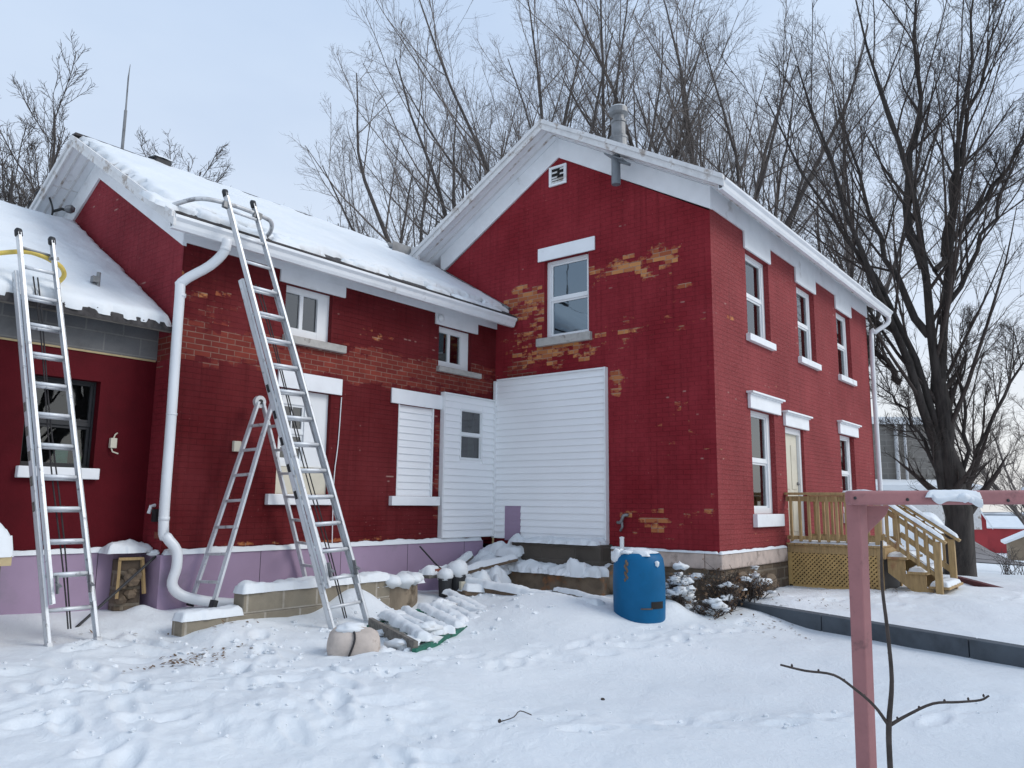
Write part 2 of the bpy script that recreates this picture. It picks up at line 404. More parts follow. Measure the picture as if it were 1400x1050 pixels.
MAT['lattice'] = simple('lattice_wood', (.47, .31, .12), .7, .18, 8)
MAT['wood_grey'] = simple('grey_timber', (.17, .155, .135), .85, .3, 5, bump=.5, bscale=24, stretch=(1, 5, 5))
MAT['wood_brown'] = simple('brown_timber', (.13, .09, .06), .85, .3, 5, bump=.5, bscale=24)
MAT['wood_pale'] = simple('pale_stake', (.46, .36, .20), .7, .15, 8)
MAT['edging'] = simple('slate_grey_timber', (.068, .082, .098), .75, .22, 4, bump=.3, bscale=20, dirt=((.2, .22, .24), 7, .66))
MAT['edging_red'] = simple('dark_red_timber', (.10, .02, .022), .8, .25, 5)
MAT['pink'] = simple('faded_pink_paint', (.34, .145, .145), .6, .14, 4, bump=.2, bscale=30, dirt=((.22, .10, .10), 9, .60))
MAT['twig'] = simple('twig_bark', (.055, .042, .036), .85, .3, 20, bump=.4, bscale=60)
MAT['bark'] = simple('maple_bark', (.046, .039, .035), .95, .4, 3, bump=1.0, bscale=9, stretch=(3, 3, .45))
MAT['bark_far'] = simple('tree_bark', (.10, .086, .078), .95, .3, 3, bump=.6, bscale=9)
MAT['twig_far'] = simple('fine_twig_bark', (.17, .145, .13), .9, .25, 3)
MAT['barrel'] = simple('blue_plastic', (.002, .105, .245), .5, .12, 2.5, dirt=((.004, .09, .2), 3, .62), spec=.2)
MAT['log'] = simple('tan_log', (.52, .45, .40), .85, .16, 5, bump=.6, bscale=16, dirt=((.22, .16, .12), 4, .56))
MAT['green'] = simple('green_paint', (.012, .13, .085), .6, .25, 6)
MAT['dark'] = simple('dark_void', (.012, .011, .011), .9, .2, 5)
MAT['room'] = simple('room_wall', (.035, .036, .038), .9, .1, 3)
MAT['rust'] = simple('rusty_brick', (.23, .07, .045), .85, .3, 9, bump=.5)
MAT['dry'] = simple('dry_leaf', (.17, .105, .06), .9, .35, 14)
MAT['barn_grey'] = brick_tex('grey_barn_block', (.235, .22, .20), (.19, .18, .165), (.27, .255, .235), 1.2, .32, .03, stain=(.13, .12, .11))
MAT['barn_red'] = simple('red_barn_board', (.33, .03, .035), .7, .15, .6)
MAT['tan'] = simple('tan_shed', (.25, .19, .13), .8, .15, 1)
MAT['road'] = simple('grey_road', (.22, .21, .215), .9, .2, .3)
MAT['bottle'] = simple('green_bottle', (.18, .42, .06), .4, .1, 5)
MAT['teal'] = simple('teal_box', (.05, .32, .25), .6, .2, 9)
MAT['wire'] = simple('black_cable', (.012, .012, .013), .6, .1, 5)


def glass(name, tint=(.75, .8, .82), ior=1.75, refl=(.92, .95, .97)):
    n = NT(name)
    tr = n.add('ShaderNodeBsdfTransparent'); tr.inputs[0].default_value = (*tint, 1)
    gl = n.add('ShaderNodeBsdfGlossy'); gl.inputs['Roughness'].default_value = .015; gl.inputs[0].default_value = (*refl, 1)
    wv = n.noise(n.obj, 2.2, 2, .5)
    bp = n.add('ShaderNodeBump'); bp.inputs['Strength'].default_value = .06; bp.inputs['Distance'].default_value = .02
    n.l.new(wv, bp.inputs['Height']); n.l.new(bp.outputs[0], gl.inputs['Normal'])
    fr = n.add('ShaderNodeFresnel'); fr.inputs[0].default_value = ior
    ge = n.add('ShaderNodeNewGeometry')
    mx = n.add('ShaderNodeMixShader'); n.l.new(n.math('MULTIPLY', fr.outputs[0], n.math('SUBTRACT', 1.0, ge.outputs['Backfacing'])), mx.inputs[0]); n.l.new(tr.outputs[0], mx.inputs[1]); n.l.new(gl.outputs[0], mx.inputs[2])
    n.l.new(mx.outputs[0], n.out.inputs['Surface'])
    n.n.remove(n.b)
    return n.m


MAT['glass'] = glass('window_glass', (.35, .38, .39), 2.2)
MAT['glass_dim'] = glass('dim_window_glass', (.60, .66, .66), 1.9)
MAT['glass_blue'] = glass('sky_toned_window_glass', (.16, .22, .27), 3.0, (.66, .82, .95))  # blue of the reflected sky is put into the pane colours

# ------------------------------------------------------------------ mesh helper
ORG = {}


def V(*a):
    return np.array(a, float)


class M:
    def __init__(s):
        s.v = []; s.f = []; s.k = 0; s.blocks = []

    def add(s, v, f):
        v = np.asarray(v, float).reshape(-1, 3)
        s.v.append(v)
        for q in f:
            s.f.append(tuple(int(i) + s.k for i in q))
        s.k += len(v)
        return s

    def hexa(s, p):
        return s.add(p, [(0, 3, 2, 1), (4, 5, 6, 7), (0, 1, 5, 4), (1, 2, 6, 5), (2, 3, 7, 6), (3, 0, 4, 7)])

    def box(s, x0, x1, y0, y1, z0, z1):
        return s.hexa([(x0, y0, z0), (x1, y0, z0), (x1, y1, z0), (x0, y1, z0), (x0, y0, z1), (x1, y0, z1), (x1, y1, z1), (x0, y1, z1)])

    def mbox(s, mp, u0, u1, v0, v1, d0, d1):
        return s.hexa([mp(u, v, d) for d in (d0, d1) for (u, v) in ((u0, v0), (u1, v0), (u1, v1), (u0, v1))])

    def beam(s, p, q, w, h, up=(0, 0, 1)):
        p = V(*p); q = V(*q); d = q - p; d /= np.linalg.norm(d); up = V(*up)
        a = np.cross(d, up); a /= np.linalg.norm(a); b = np.cross(a, d)
        return s.hexa([c + a * i * w / 2 + b * j * h / 2 for c in (p, q) for (i, j) in ((-1, -1), (1, -1), (1, 1), (-1, 1))])

    def tube(s, pts, r, nn=8, caps=True, smooth=1):
        pts = np.array(pts, float)
        if smooth > 1 and len(pts) > 2:
            t = np.linspace(0, len(pts) - 1, (len(pts) - 1) * smooth + 1)
            P = np.vstack([2 * pts[0] - pts[1], pts, 2 * pts[-1] - pts[-2]])
            o = []
            for x in t:
                i = min(int(x), len(pts) - 2); u = x - i
                a, b, c, d = P[i], P[i + 1], P[i + 2], P[i + 3]
                o.append(.5 * ((2 * b) + (c - a) * u + (2 * a - 5 * b + 4 * c - d) * u * u + (3 * b - a - 3 * c + d) * u ** 3))
            if np.ndim(r):
                r = np.interp(t, np.arange(len(pts)), r)
            pts = np.array(o)
        k = len(pts); r = np.full(k, r) if not np.ndim(r) else np.array(r, float)
        T = np.gradient(pts, axis=0); T /= np.linalg.norm(T, axis=1)[:, None] + 1e-12
        ref = V(0, 0, 1) if abs(T[0][2]) < .9 else V(1, 0, 0)
        A = np.cross(T[0], ref); A /= np.linalg.norm(A)
        vs = []
        for i in range(k):
            A = A - T[i] * (A @ T[i]); A /= np.linalg.norm(A); B = np.cross(T[i], A)
            for j in range(nn):
                th = 2 * PI * j / nn
                vs.append(pts[i] + r[i] * (math.cos(th) * A + math.sin(th) * B))
        fs = [(i * nn + j, i * nn + (j + 1) % nn, (i + 1) * nn + (j + 1) % nn, (i + 1) * nn + j) for i in range(k - 1) for j in range(nn)]
        if caps:
            fs += [tuple(range(nn))[::-1], tuple((k - 1) * nn + j for j in range(nn))]
        return s.add(vs, fs)

    def lathe(s, prof, c, nn=24, caps=True):
        vs = [(c[0] + r * math.cos(2 * PI * j / nn), c[1] + r * math.sin(2 * PI * j / nn), c[2] + z) for r, z in prof for j in range(nn)]
        k = len(prof)
        fs = [(i * nn + j, i * nn + (j + 1) % nn, (i + 1) * nn + (j + 1) % nn, (i + 1) * nn + j) for i in range(k - 1) for j in range(nn)]
        if caps:
            fs += [tuple(range(nn))[::-1], tuple((k - 1) * nn + j for j in range(nn))]
        return s.add(vs, fs)

    def prism(s, poly, ext):
        p = np.array(poly, float); e = V(*ext); k = len(p)
        fs = [tuple(range(k))[::-1], tuple(range(k, 2 * k))] + [(i, (i + 1) % k, k + (i + 1) % k, k + i) for i in range(k)]
        return s.add(np.vstack([p, p + e]), fs)

    def quad(s, a, b, c, d):
        return s.add([a, b, c, d], [(0, 1, 2, 3)])

    def snow(s, O, U, W, h, seed=0, res=.035, edge=.07, rough=.35, jag=.02, N=(0, 0, 1), freq=3.4, sag=0.0):
        """a lumpy mound of snow on the parallelogram O, O+U, O+W"""
        O = V(*O); U = V(*U); W = V(*W); N = V(*N)
        lu, lw = np.linalg.norm(U), np.linalg.norm(W)
        nu = int(np.clip(lu / res, 5, 260)) + 1; nw = int(np.clip(lw / res, 5, 260)) + 1
        a, b = np.meshgrid(np.linspace(0, 1, nu), np.linspace(0, 1, nw), indexing='ij')
        x = a * lu; y = b * lw
        d = np.minimum(np.minimum(x, lu - x), np.minimum(y, lw - y))
        ed = min(edge, lu * .45, lw * .45)
        t = np.clip(d / ed, 0, 1)
        prof = np.sqrt(1 - (1 - t) ** 2)
        H = h * prof * (1 + rough * fbm(x * freq + seed * 3.1, y * freq, 3, seed % 50) + .10 * fbm(x * 17, y * 17, 2, seed % 40)) - .006 * (t < 1e-6)
        bd = (1 - t)
        P = O + U * a[..., None] + W * b[..., None] + N * H[..., None]
        jx = fbm(x * 7 + seed, y * 7 + 3, 3, seed % 50 + 5) * jag * (bd + .25); jy = fbm(x * 7 + 9, y * 7 + seed, 3, seed % 50 + 9) * jag * (bd + .25)
        P = P + U / lu * jx[..., None] + W / lw * jy[..., None]
        if sag:
            P = P + (W / lw) * 0 - V(0, 0, 1) * (sag * bd * (np.abs(fbm(x * 5, y * 5, 2, seed + 1))))[..., None]
        idx = np.arange(nu * nw).reshape(nu, nw)
        f = np.stack([idx[:-1, :-1], idx[1:, :-1], idx[1:, 1:], idx[:-1, 1:]], -1).reshape(-1, 4)
        return s.add(P, f)

    def blob(s, c, r, seed=0, sq=(1, 1, 1), nn=16, rough=.25, freq=2.2):
        vs = []; fs = []
        k = nn // 2
        for i in range(k + 1):
            ph = PI * i / k
            for j in range(nn):
                th = 2 * PI * j / nn
                d = V(math.sin(ph) * math.cos(th), math.sin(ph) * math.sin(th), math.cos(ph))
                vs.append(d)
        D = np.array(vs)
        q = 1 + rough * .8 * (fbm(D[:, 0] * freq + seed * 2.3, D[:, 1] * freq, 3, seed % 40) + fbm(D[:, 1] * freq + seed * 1.3, D[:, 2] * freq, 3, seed % 37 + 2) + fbm(D[:, 2] * freq, D[:, 0] * freq + seed * .7, 3, seed % 31 + 4))
        P = V(*c) + D * (q * r)[:, None] * V(*sq)
        for i in range(k):
            for j in range(nn):
                fs.append((i * nn + j, i * nn + (j + 1) % nn, (i + 1) * nn + (j + 1) % nn, (i + 1) * nn + j))
        return s.add(P, fs)

    def build(s, name, mat, parent=None, smooth=False, bevel=0, seg=2, loc=None, recalc=True):
        me = bpy.data.meshes.new(name)
        org = V(*ORG[parent.name]) if parent else (V(*loc) if loc is not None else V(0, 0, 0))
        vv = np.vstack(s.v)
        me.from_pydata((vv - org).tolist(), [], s.f)
        if recalc:
            bm = bmesh.new(); bm.from_mesh(me); bmesh.ops.recalc_face_normals(bm, faces=bm.faces); bm.to_mesh(me); bm.free()
        # box-projected UV in world metres
        uvl = me.uv_layers.new(name='UVMap')
        nl = len(me.loops)
        li = np.zeros(nl, int); me.loops.foreach_get('vertex_index', li)
        co = np.zeros(len(me.vertices) * 3); me.vertices.foreach_get('co', co); co = co.reshape(-1, 3) + org
        pn = np.zeros(len(me.polygons) * 3); me.polygons.foreach_get('normal', pn); pn = np.abs(pn.reshape(-1, 3))
        lt = np.zeros(len(me.polygons), int); me.polygons.foreach_get('loop_total', lt)
        ax = np.repeat(pn.argmax(1), lt); c = co[li]
        u = np.where(ax == 0, c[:, 1], c[:, 0]); v = np.where(ax == 2, c[:, 1], c[:, 2])
        uvl.data.foreach_set('uv', np.stack([u, v], 1).ravel())
        m = MAT[mat] if isinstance(mat, str) else mat
        me.materials.append(m)
        if smooth:
            me.polygons.foreach_set('use_smooth', [True] * len(me.polygons))
        o = bpy.data.objects.new(name, me); COL.objects.link(o)
        if parent:
            o.parent = parent
        else:
            o.location = org
        if bevel:
            b = o.modifiers.new('bevel', 'BEVEL'); b.width = bevel; b.segments = seg; b.limit_method = 'ANGLE'; b.angle_limit = .6
        ORG[o.name] = tuple(org)
        return o


def tag(o, label=None, cat=None, group=None, kind=None):
    if label: o['label'] = label
    if cat: o['category'] = cat
    if group: o['group'] = group
    if kind: o['kind'] = kind
    return o


def thing(name, label, cat, loc, group=None):
    o = bpy.data.objects.new(name, None); COL.objects.link(o); o.location = loc; o.empty_display_size = .2
    ORG[o.name] = tuple(loc)
    return tag(o, label, cat, group)


def from_arrays(name, blocks, mat, parent):
    """blocks: list of (verts (n,3), quads (m,4)) -> one mesh object"""
    off = 0; vs = []; fs = []
    for v, f in blocks:
        vs.append(v); fs.append(f + off); off += len(v)
    v = np.vstack(vs) - V(*ORG[parent.name]); f = np.vstack(fs)
    me = bpy.data.meshes.new(name)
    me.vertices.add(len(v)); me.vertices.foreach_set('co', v.ravel())
    me.loops.add(f.size); me.loops.foreach_set('vertex_index', f.ravel().astype(np.int32))
    me.polygons.add(len(f)); me.polygons.foreach_set('loop_start', np.arange(0, f.size, 4, dtype=np.int32))
    me.polygons.foreach_set('use_smooth', np.ones(len(f), bool))
    me.update(calc_edges=True)
    me.materials.append(MAT[mat])
    o = bpy.data.objects.new(name, me); COL.objects.link(o); o.parent = parent; ORG[o.name] = ORG[parent.name]
    return o


# ------------------------------------------------------------------ setting: ground
def make_ground():
    rr = [1.0]
    while rr[-1] < 30: rr.append(rr[-1] * 1.0062)
    while rr[-1] < 3200: rr.append(rr[-1] * 1.05)
    rr = np.array([.0001, .5] + rr)
    c = math.radians(38.6)
    an = np.r_[np.arange(-52, 52, .15), np.arange(52, 308, 3.0)]
    an = np.radians(an) + c
    na, nr = len(an), len(rr)
    A, Rr = np.meshgrid(an, rr, indexing='ij')
    x = CAM[0] + Rr * np.cos(A); y = CAM[1] + Rr * np.sin(A)
    z = base_ground(x, y)
    near = Rr < 41
    d = np.zeros_like(z); d[near] = snow_detail(x[near], y[near]); z = z + d
    idx = np.arange(na * nr).reshape(na, nr); nxt = np.roll(idx, -1, axis=0)
    f = np.stack([idx[:, :-1], idx[:, 1:], nxt[:, 1:], nxt[:, :-1]], -1).reshape(-1, 4)[:, ::-1]
    v = np.stack([x, y, z], -1).reshape(-1, 3)
    me = bpy.data.meshes.new('snow_ground')
    me.vertices.add(len(v)); me.vertices.foreach_set('co', v.ravel())
    me.loops.add(f.size); me.loops.foreach_set('vertex_index', f.ravel().astype(np.int32))
    me.polygons.add(len(f)); me.polygons.foreach_set('loop_start', np.arange(0, f.size, 4, dtype=np.int32))
    me.polygons.foreach_set('use_smooth', np.ones(len(f), bool)); me.update(calc_edges=True)
    bm = bmesh.new(); bm.from_mesh(me); bm.normal_update()
    up = sum(1 for q in list(bm.faces)[5000:5200] if q.normal.z > 0)
    if up < 100: bmesh.ops.reverse_faces(bm, faces=bm.faces)
    bm.to_mesh(me); bm.free()
    me.materials.append(MAT['snow_ground'])
    o = bpy.data.objects.new('snow_ground', me); COL.objects.link(o)
    tag(o, 'trampled snow covering the yard in front of the house', None, None, 'structure')


make_ground()

# ------------------------------------------------------------------ the farmhouse
YI = 3.958; XW = -5.665; YL = 4.378; LR = 8.25; GW = 5.262
mG = lambda u, v, d: (-d, u, v)
mR = lambda u, v, d: (u, -d, v)
mW = lambda u, v, d: (u, YI - d, v)
mL = lambda u, v, d: (u, YL - d, v)
mE = lambda u, v, d: (XW - d, u, v)
house = thing('brick_farmhouse', 'red painted brick farmhouse with white trim and snow on its roofs', 'house', (0, 0, .3))


def wall(mp, u0, u1, v0, v1, holes, mat, gable=None, rev=.14, name='brick_wall'):
    m = M()
    us = sorted({u0, u1, *[h[0] for h in holes], *[h[1] for h in holes]}); vs = sorted({v0, v1, *[h[2] for h in holes], *[h[3] for h in holes]})
    for i in range(len(us) - 1):
        for j in range(len(vs) - 1):
            cu, cv = (us[i] + us[i + 1]) / 2, (vs[j] + vs[j + 1]) / 2
            if any(h[0] < cu < h[1] and h[2] < cv < h[3] for h in holes): continue
            m.quad(mp(us[i], vs[j], 0), mp(us[i + 1], vs[j], 0), mp(us[i + 1], vs[j + 1], 0), mp(us[i], vs[j + 1], 0))
    if gable:
        m.add([mp(u0, v1, 0), mp(u1, v1, 0), mp(gable[0], gable[1], 0)], [(0, 1, 2)])
    for a, b, c, d in holes:
        for p, q in (((a, c), (a, d)), ((a, d), (b, d)), ((b, d), (b, c)), ((b, c), (a, c))):
            m.quad(mp(*p, 0), mp(*q, 0), mp(*q, -rev), mp(*p, -rev))
    # give the wall a back skin so it has thickness
    t = -.24
    for i in range(len(us) - 1):
        for j in range(len(vs) - 1):
            cu, cv = (us[i] + us[i + 1]) / 2, (vs[j] + vs[j + 1]) / 2
            if any(h[0] < cu < h[1] and h[2] < cv < h[3] for h in holes): continue
            m.quad(mp(us[i], vs[j], t), mp(us[i], vs[j + 1], t), mp(us[i + 1], vs[j + 1], t), mp(us[i + 1], vs[j], t))
    if holes:
        mc = M(); e = .003
        for a, b, c, d in holes:
            a, b, c, d = a + e, b - e, c + e, d - e
            for p, q in (((a, c), (a, d)), ((a, d), (b, d)), ((b, d), (b, c)), ((b, c), (a, c))):
                mc.quad(mp(*p, -.148), mp(*q, -.148), mp(*q, -.27), mp(*p, -.27))
        mc.build('inner_casing', 'cream', house, recalc=False)
    return m.build(name, mat, house, recalc=False)


# openings (u0, u1, v0, v1)
oG = (2.06, 2.93, 4.29, 5.60)
oR = [(1.27, 2.24, 4.22, 5.57), (3.60, 4.57, 4.22, 5.57), (5.95, 6.92, 4.22, 5.57), (1.26, 2.24, 1.50, 3.07), (2.72, 3.62, 1.04, 2.93), (5.77, 6.74, 1.50, 3.03)]
oW = [(-4.25, -3.50, 3.74, 4.42), (-1.40, -.63, 3.74, 4.40), (-4.25, -3.45, 1.71, 3.05), (-2.21, -1.475, 1.71, 3.05), (-.92, -.37, 2.30, 3.12)]
oL = [(-6.985, -6.27, 1.95, 2.9)]
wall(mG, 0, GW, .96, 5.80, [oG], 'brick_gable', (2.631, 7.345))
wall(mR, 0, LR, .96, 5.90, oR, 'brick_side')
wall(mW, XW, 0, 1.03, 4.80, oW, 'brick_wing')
wall(mE, YI, 8.75, .9, 4.58, [], 'brick_end', (6.356, 5.99))
wall(mL, -11.5, XW, 1.05, 3.215, oL, 'stucco_red')
# far walls close the volume
m = M(); m.quad((LR, 0, .3), (LR, GW, .3), (LR, GW, 5.9), (LR, 0, 5.9)); m.add([(LR, 0, 5.9), (LR, GW, 5.9), (LR, 2.631, 7.34)], [(0, 1, 2)])
m.quad((LR, GW, .3), (0, GW, .3), (0, GW, 5.9), (LR, GW, 5.9)); m.build('brick_wall', 'brick_side', house)
m = M(); m.quad((0, 8.75, .3), (XW, 8.75, .3), (XW, 8.75, 4.7), (0, 8.75, 4.7)); m.quad((0, GW, .3), (0, 8.75, .3), (0, 8.75, 4.7), (0, GW, 4.7)); m.build('brick_wall', 'brick_side', house)
m = M(); m.quad((-11.5, 4.4, .3), (-11.5, 9.6, .3), (-11.5, 9.6, 3.7), (-11.5, 4.4, 3.7)); m.add([(-11.5, 4.4, 3.7), (-11.5, 9.6, 3.7), (-11.5, 7, 5.2)], [(0, 1, 2)])
m.quad((-11.5, 9.6, .3), (XW, 9.6, .3), (XW, 9.6, 3.7), (-11.5, 9.6, 3.7)); m.build('brick_wall', 'stucco_red', house)
# inner floors and partitions: keep rooms closed so the panes look dark
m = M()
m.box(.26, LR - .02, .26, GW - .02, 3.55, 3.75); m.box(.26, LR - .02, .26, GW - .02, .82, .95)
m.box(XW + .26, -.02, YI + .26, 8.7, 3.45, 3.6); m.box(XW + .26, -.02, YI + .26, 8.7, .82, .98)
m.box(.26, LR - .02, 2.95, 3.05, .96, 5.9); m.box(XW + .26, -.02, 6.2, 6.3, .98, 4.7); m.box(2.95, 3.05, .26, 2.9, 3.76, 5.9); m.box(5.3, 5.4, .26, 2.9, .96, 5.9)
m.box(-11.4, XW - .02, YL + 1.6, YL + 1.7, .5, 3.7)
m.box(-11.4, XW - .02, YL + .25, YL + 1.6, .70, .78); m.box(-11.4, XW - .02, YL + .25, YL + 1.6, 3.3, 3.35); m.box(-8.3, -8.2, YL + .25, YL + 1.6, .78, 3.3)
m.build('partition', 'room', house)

# grey block course and tan strip on the low wing
m = M(); m.mbox(mL, -11.5, XW - .002, 3.225, 3.72, -.2, .0); m.build('block_course', 'block_grey', house)
m = M(); m.mbox(mL, -11.5, XW - .02, 3.205, 3.225, -.1, .012); m.build('trim_strip', 'wood_pale', house)


def gable_roof(axis_x0, axis_x1, yr, zr, slope, half, th, ov_note=None, right_only=False):
    """roof deck as two slabs; z = zr - slope*|y-yr|"""
    m = M()
    for sg in (-1, 1):
        ye = yr + sg * half; ze = zr - slope * half
        m.hexa([(axis_x0, yr, zr - th), (axis_x1, yr, zr - th), (axis_x1, ye, ze - th), (axis_x0, ye, ze - th),
                (axis_x0, yr, zr), (axis_x1, yr, zr), (axis_x1, ye, ze), (axis_x0, ye, ze)])
    return m


# main roof
RS = .575; ZR = 7.80; OX = -.506; HALF = 3.07
gable_roof(OX + .02, LR + .5, 2.631, ZR, RS, HALF - .01, .05).build('roof', 'rustcap', house)
# soffit boards under it
m = M()
for sg in (-1, 1):
    ye = 2.631 + sg * (HALF - .03)
    for (xa, xb, ya, yb) in ((OX + .04, -.002, 2.631, ye), (-.002, LR + .45, 2.631 + sg * (2.60), ye)):
        za = ZR - .056 - RS * abs(ya - 2.631); zb = ZR - .056 - RS * abs(yb - 2.631)
        m.hexa([(xa, ya, za - .06), (xb, ya, za - .06), (xb, yb, zb - .06), (xa, yb, zb - .06), (xa, ya, za), (xb, ya, za), (xb, yb, zb), (xa, yb, zb)])
m.build('soffit', 'white', house)
# soffit battens (visible board lines)
m = M()
for k, yy in enumerate((-.10, -.22, -.33)):
    z = ZR - .116 - RS * abs(yy - 2.631)
    m.beam((.0, yy, z - .006), (LR + .4, yy, z - .006), .03, .012)
for xx in (-.17, -.33):
    for sg in (-1, 1):
        m.beam((xx, 2.631, ZR - .122), (xx, 2.631 + sg * 3.0, ZR - .122 - RS * 3.0), .035, .012)
m.build('soffit_moulding', 'white_old', house)
# rake fascia, frieze, crown
m = M()
for sg in (-1, 1):
    ye = 2.631 + sg * HALF; ze = ZR - RS * HALF
    m.hexa([(OX, 2.631, ZR - .15), (OX + .035, 2.631, ZR - .15), (OX + .035, ye, ze - .15), (OX, ye, ze - .15),
            (OX, 2.631, ZR + .012), (OX + .035, 2.631, ZR + .012), (OX + .035, ye, ze + .012), (OX, ye, ze + .012)])
    m.hexa([(OX - .03, 2.631, ZR - .05), (OX, 2.631, ZR - .05), (OX, ye, ze - .05), (OX - .03, ye, ze - .05),
            (OX - .03, 2.631, ZR + .02), (OX, 2.631, ZR + .02), (OX, ye, ze + .02), (OX - .03, ye, ze + .02)])
m.build('rake_board', 'white_old', house, bevel=.004)
m = M()
for sg in (-1, 1):
    ye = 2.631 + sg * 2.66; zt = ZR - .12
    m.hexa([(-.03, 2.631, zt - .34), (0.02, 2.631, zt - .34), (.02, ye, zt - .34 - RS * 2.66), (-.03, ye, zt - .34 - RS * 2.66),
            (-.03, 2.631, zt), (.02, 2.631, zt), (.02, ye, zt - RS * 2.66), (-.03, ye, zt - RS * 2.66)])
m.mbox(mR, -.028, LR + .03, 5.84, 6.17, .002, .03)
m.build('frieze_board', 'white', house, bevel=.003)

def gutter(pa, pb, out, name='gutter', mat='gutter', w=.12, h=.13):
    """K-style gutter running pa->pb, out = outward unit vector"""
    pa = V(*pa); pb = V(*pb); o = V(*out); z = V(0, 0, 1)
    prof = [(0, 0), (.45 * w, 0), (.62 * w, .25 * h), (.72 * w, .55 * h), (1.0 * w, .78 * h), (1.0 * w, h), (.90 * w, h), (.9 * w, .84 * h), (.62 * w, .6 * h), (.42 * w, .12 * h), (.06 * w, .12 * h), (.06 * w, h), (0, h)]
    m = M(); k = len(prof)
    vs = [p + o * a + z * b for p in (pa, pb) for a, b in prof]
    fs = [(i, (i + 1) % k, k + (i + 1) % k, k + i) for i in range(k)]
    m.add(vs, fs)
    for p in (pa, pb):
        m.add([p + o * a + z * b for a, b in prof], [tuple(range(k))])
    return m.build(name, mat, house)


gutter((OX + .03, -.345, 5.865), (LR + .52, -.345, 5.865), (0, -1, 0), h=.15)
gutter((-.95, 5.60, 6.06), (LR + .5, 5.60, 6.06), (0, 1, 0), mat='greymetal', h=.2, w=.14)
m = M(); m.box(-.50, -.46, 5.40, 5.72, 5.78, 6.24); m.build('cornice_end', 'white_old', house)

# main roof snow (both slopes) + thin line of snow on the rake
sn = math.hypot(1, RS)
m = M()
L1 = 3.02
m.snow((OX + .1, 2.631, ZR + .004), (LR + .8, 0, 0), (0, L1, -RS * L1), .07, 3, res=.09, edge=.12, N=(0, RS / sn, 1 / sn), rough=.4, jag=.05)
m.snow((OX + .35, 2.631, ZR + .004), (LR + .5, 0, 0), (0, -L1, -RS * L1), .045, 4, res=.09, edge=.12, N=(0, -RS / sn, 1 / sn), rough=.5, jag=.06)
m.build('roof_snow', 'snow', house, smooth=True)

# wing roof
WS = .602; WZ = 6.446; WY = 6.356; WH = 2.88; WX = -6.069
gable_roof(WX + .02, .0, WY, WZ, WS, WH, .05).build('roof', 'shingle', house)
m = M()
for sg in (-1, 1):
    ye = WY + sg * (WH - .03)
    for (xa, xb, ya, yb) in ((WX + .04, XW - .002, WY, ye), (XW - .002, -.03, WY + sg * 2.35, ye)):
        za = WZ - .055 - WS * abs(ya - WY); zb = WZ - .055 - WS * abs(yb - WY)
        m.hexa([(xa, ya, za - .06), (xb, ya, za - .06), (xb, yb, zb - .06), (xa, yb, zb - .06), (xa, ya, za), (xb, ya, za), (xb, yb, zb), (xa, yb, zb)])
m.build('soffit', 'white', house)
m = M()
for xx in (-5.80, -5.94):
    for sg in (-1, 1):
        m.beam((xx, WY, WZ - .121), (xx, WY + sg * 2.8, WZ - .121 - WS * 2.8), .03, .012)
for yy in (4.9, 5.9, 7.0):
    z = WZ - .121 - WS * abs(yy - WY)
    m.beam((-6.02, yy, z), (XW, yy, z), .012, .01)
m.build('soffit_moulding', 'white_old', house)
m = M()
for sg in (-1, 1):
    ye = WY + sg * (WH + .02); ze = WZ - WS * (WH + .02)
    m.hexa([(WX, WY, WZ - .14), (WX + .035, WY, WZ - .14), (WX + .035, ye, ze - .14), (WX, ye, ze - .14),
            (WX, WY, WZ + .012), (WX + .035, WY, WZ + .012), (WX + .035, ye, ze + .012), (WX, ye, ze + .012)])
    m.hexa([(WX - .025, WY, WZ - .045), (WX, WY, WZ - .045), (WX, ye, ze - .045), (WX - .025, ye, ze - .045),
            (WX - .025, WY, WZ + .02), (WX, WY, WZ + .02), (WX, ye, ze + .02), (WX - .025, ye, ze + .02)])
m.build('rake_board', 'white_old', house, bevel=.004)
m = M()
for sg in (-1, 1):
    ye = WY + sg * 2.42; zt = WZ - .118
    m.hexa([(XW - .03, WY, zt - .34), (XW + .02, WY, zt - .34), (XW + .02, ye, zt - .34 - WS * 2.42), (XW - .03, ye, zt - .34 - WS * 2.42),
            (XW - .03, WY, zt), (XW + .02, WY, zt), (XW + .02, ye, zt - WS * 2.42), (XW - .03, ye, zt - WS * 2.42)])
m.mbox(mW, XW - .028, -.002, 4.578, 4.84, .002, .03)
m.build('frieze_board', 'white', house, bevel=.003)
gutter((WX + .02, 3.565, 4.548), (-.06, 3.565, 4.548), (0, -1, 0), h=.145)
m = M(); m.beam((WX + .02, 3.47, 4.712), (-.08, 3.47, 4.712), .05, .022); m.build('drip_edge', 'shingle', house)
m = M(); m.beam((WX, WY, WZ + .03), (-.4, WY, WZ + .03), .14, .03); m.build('ridge_cap', 'shingle', house)
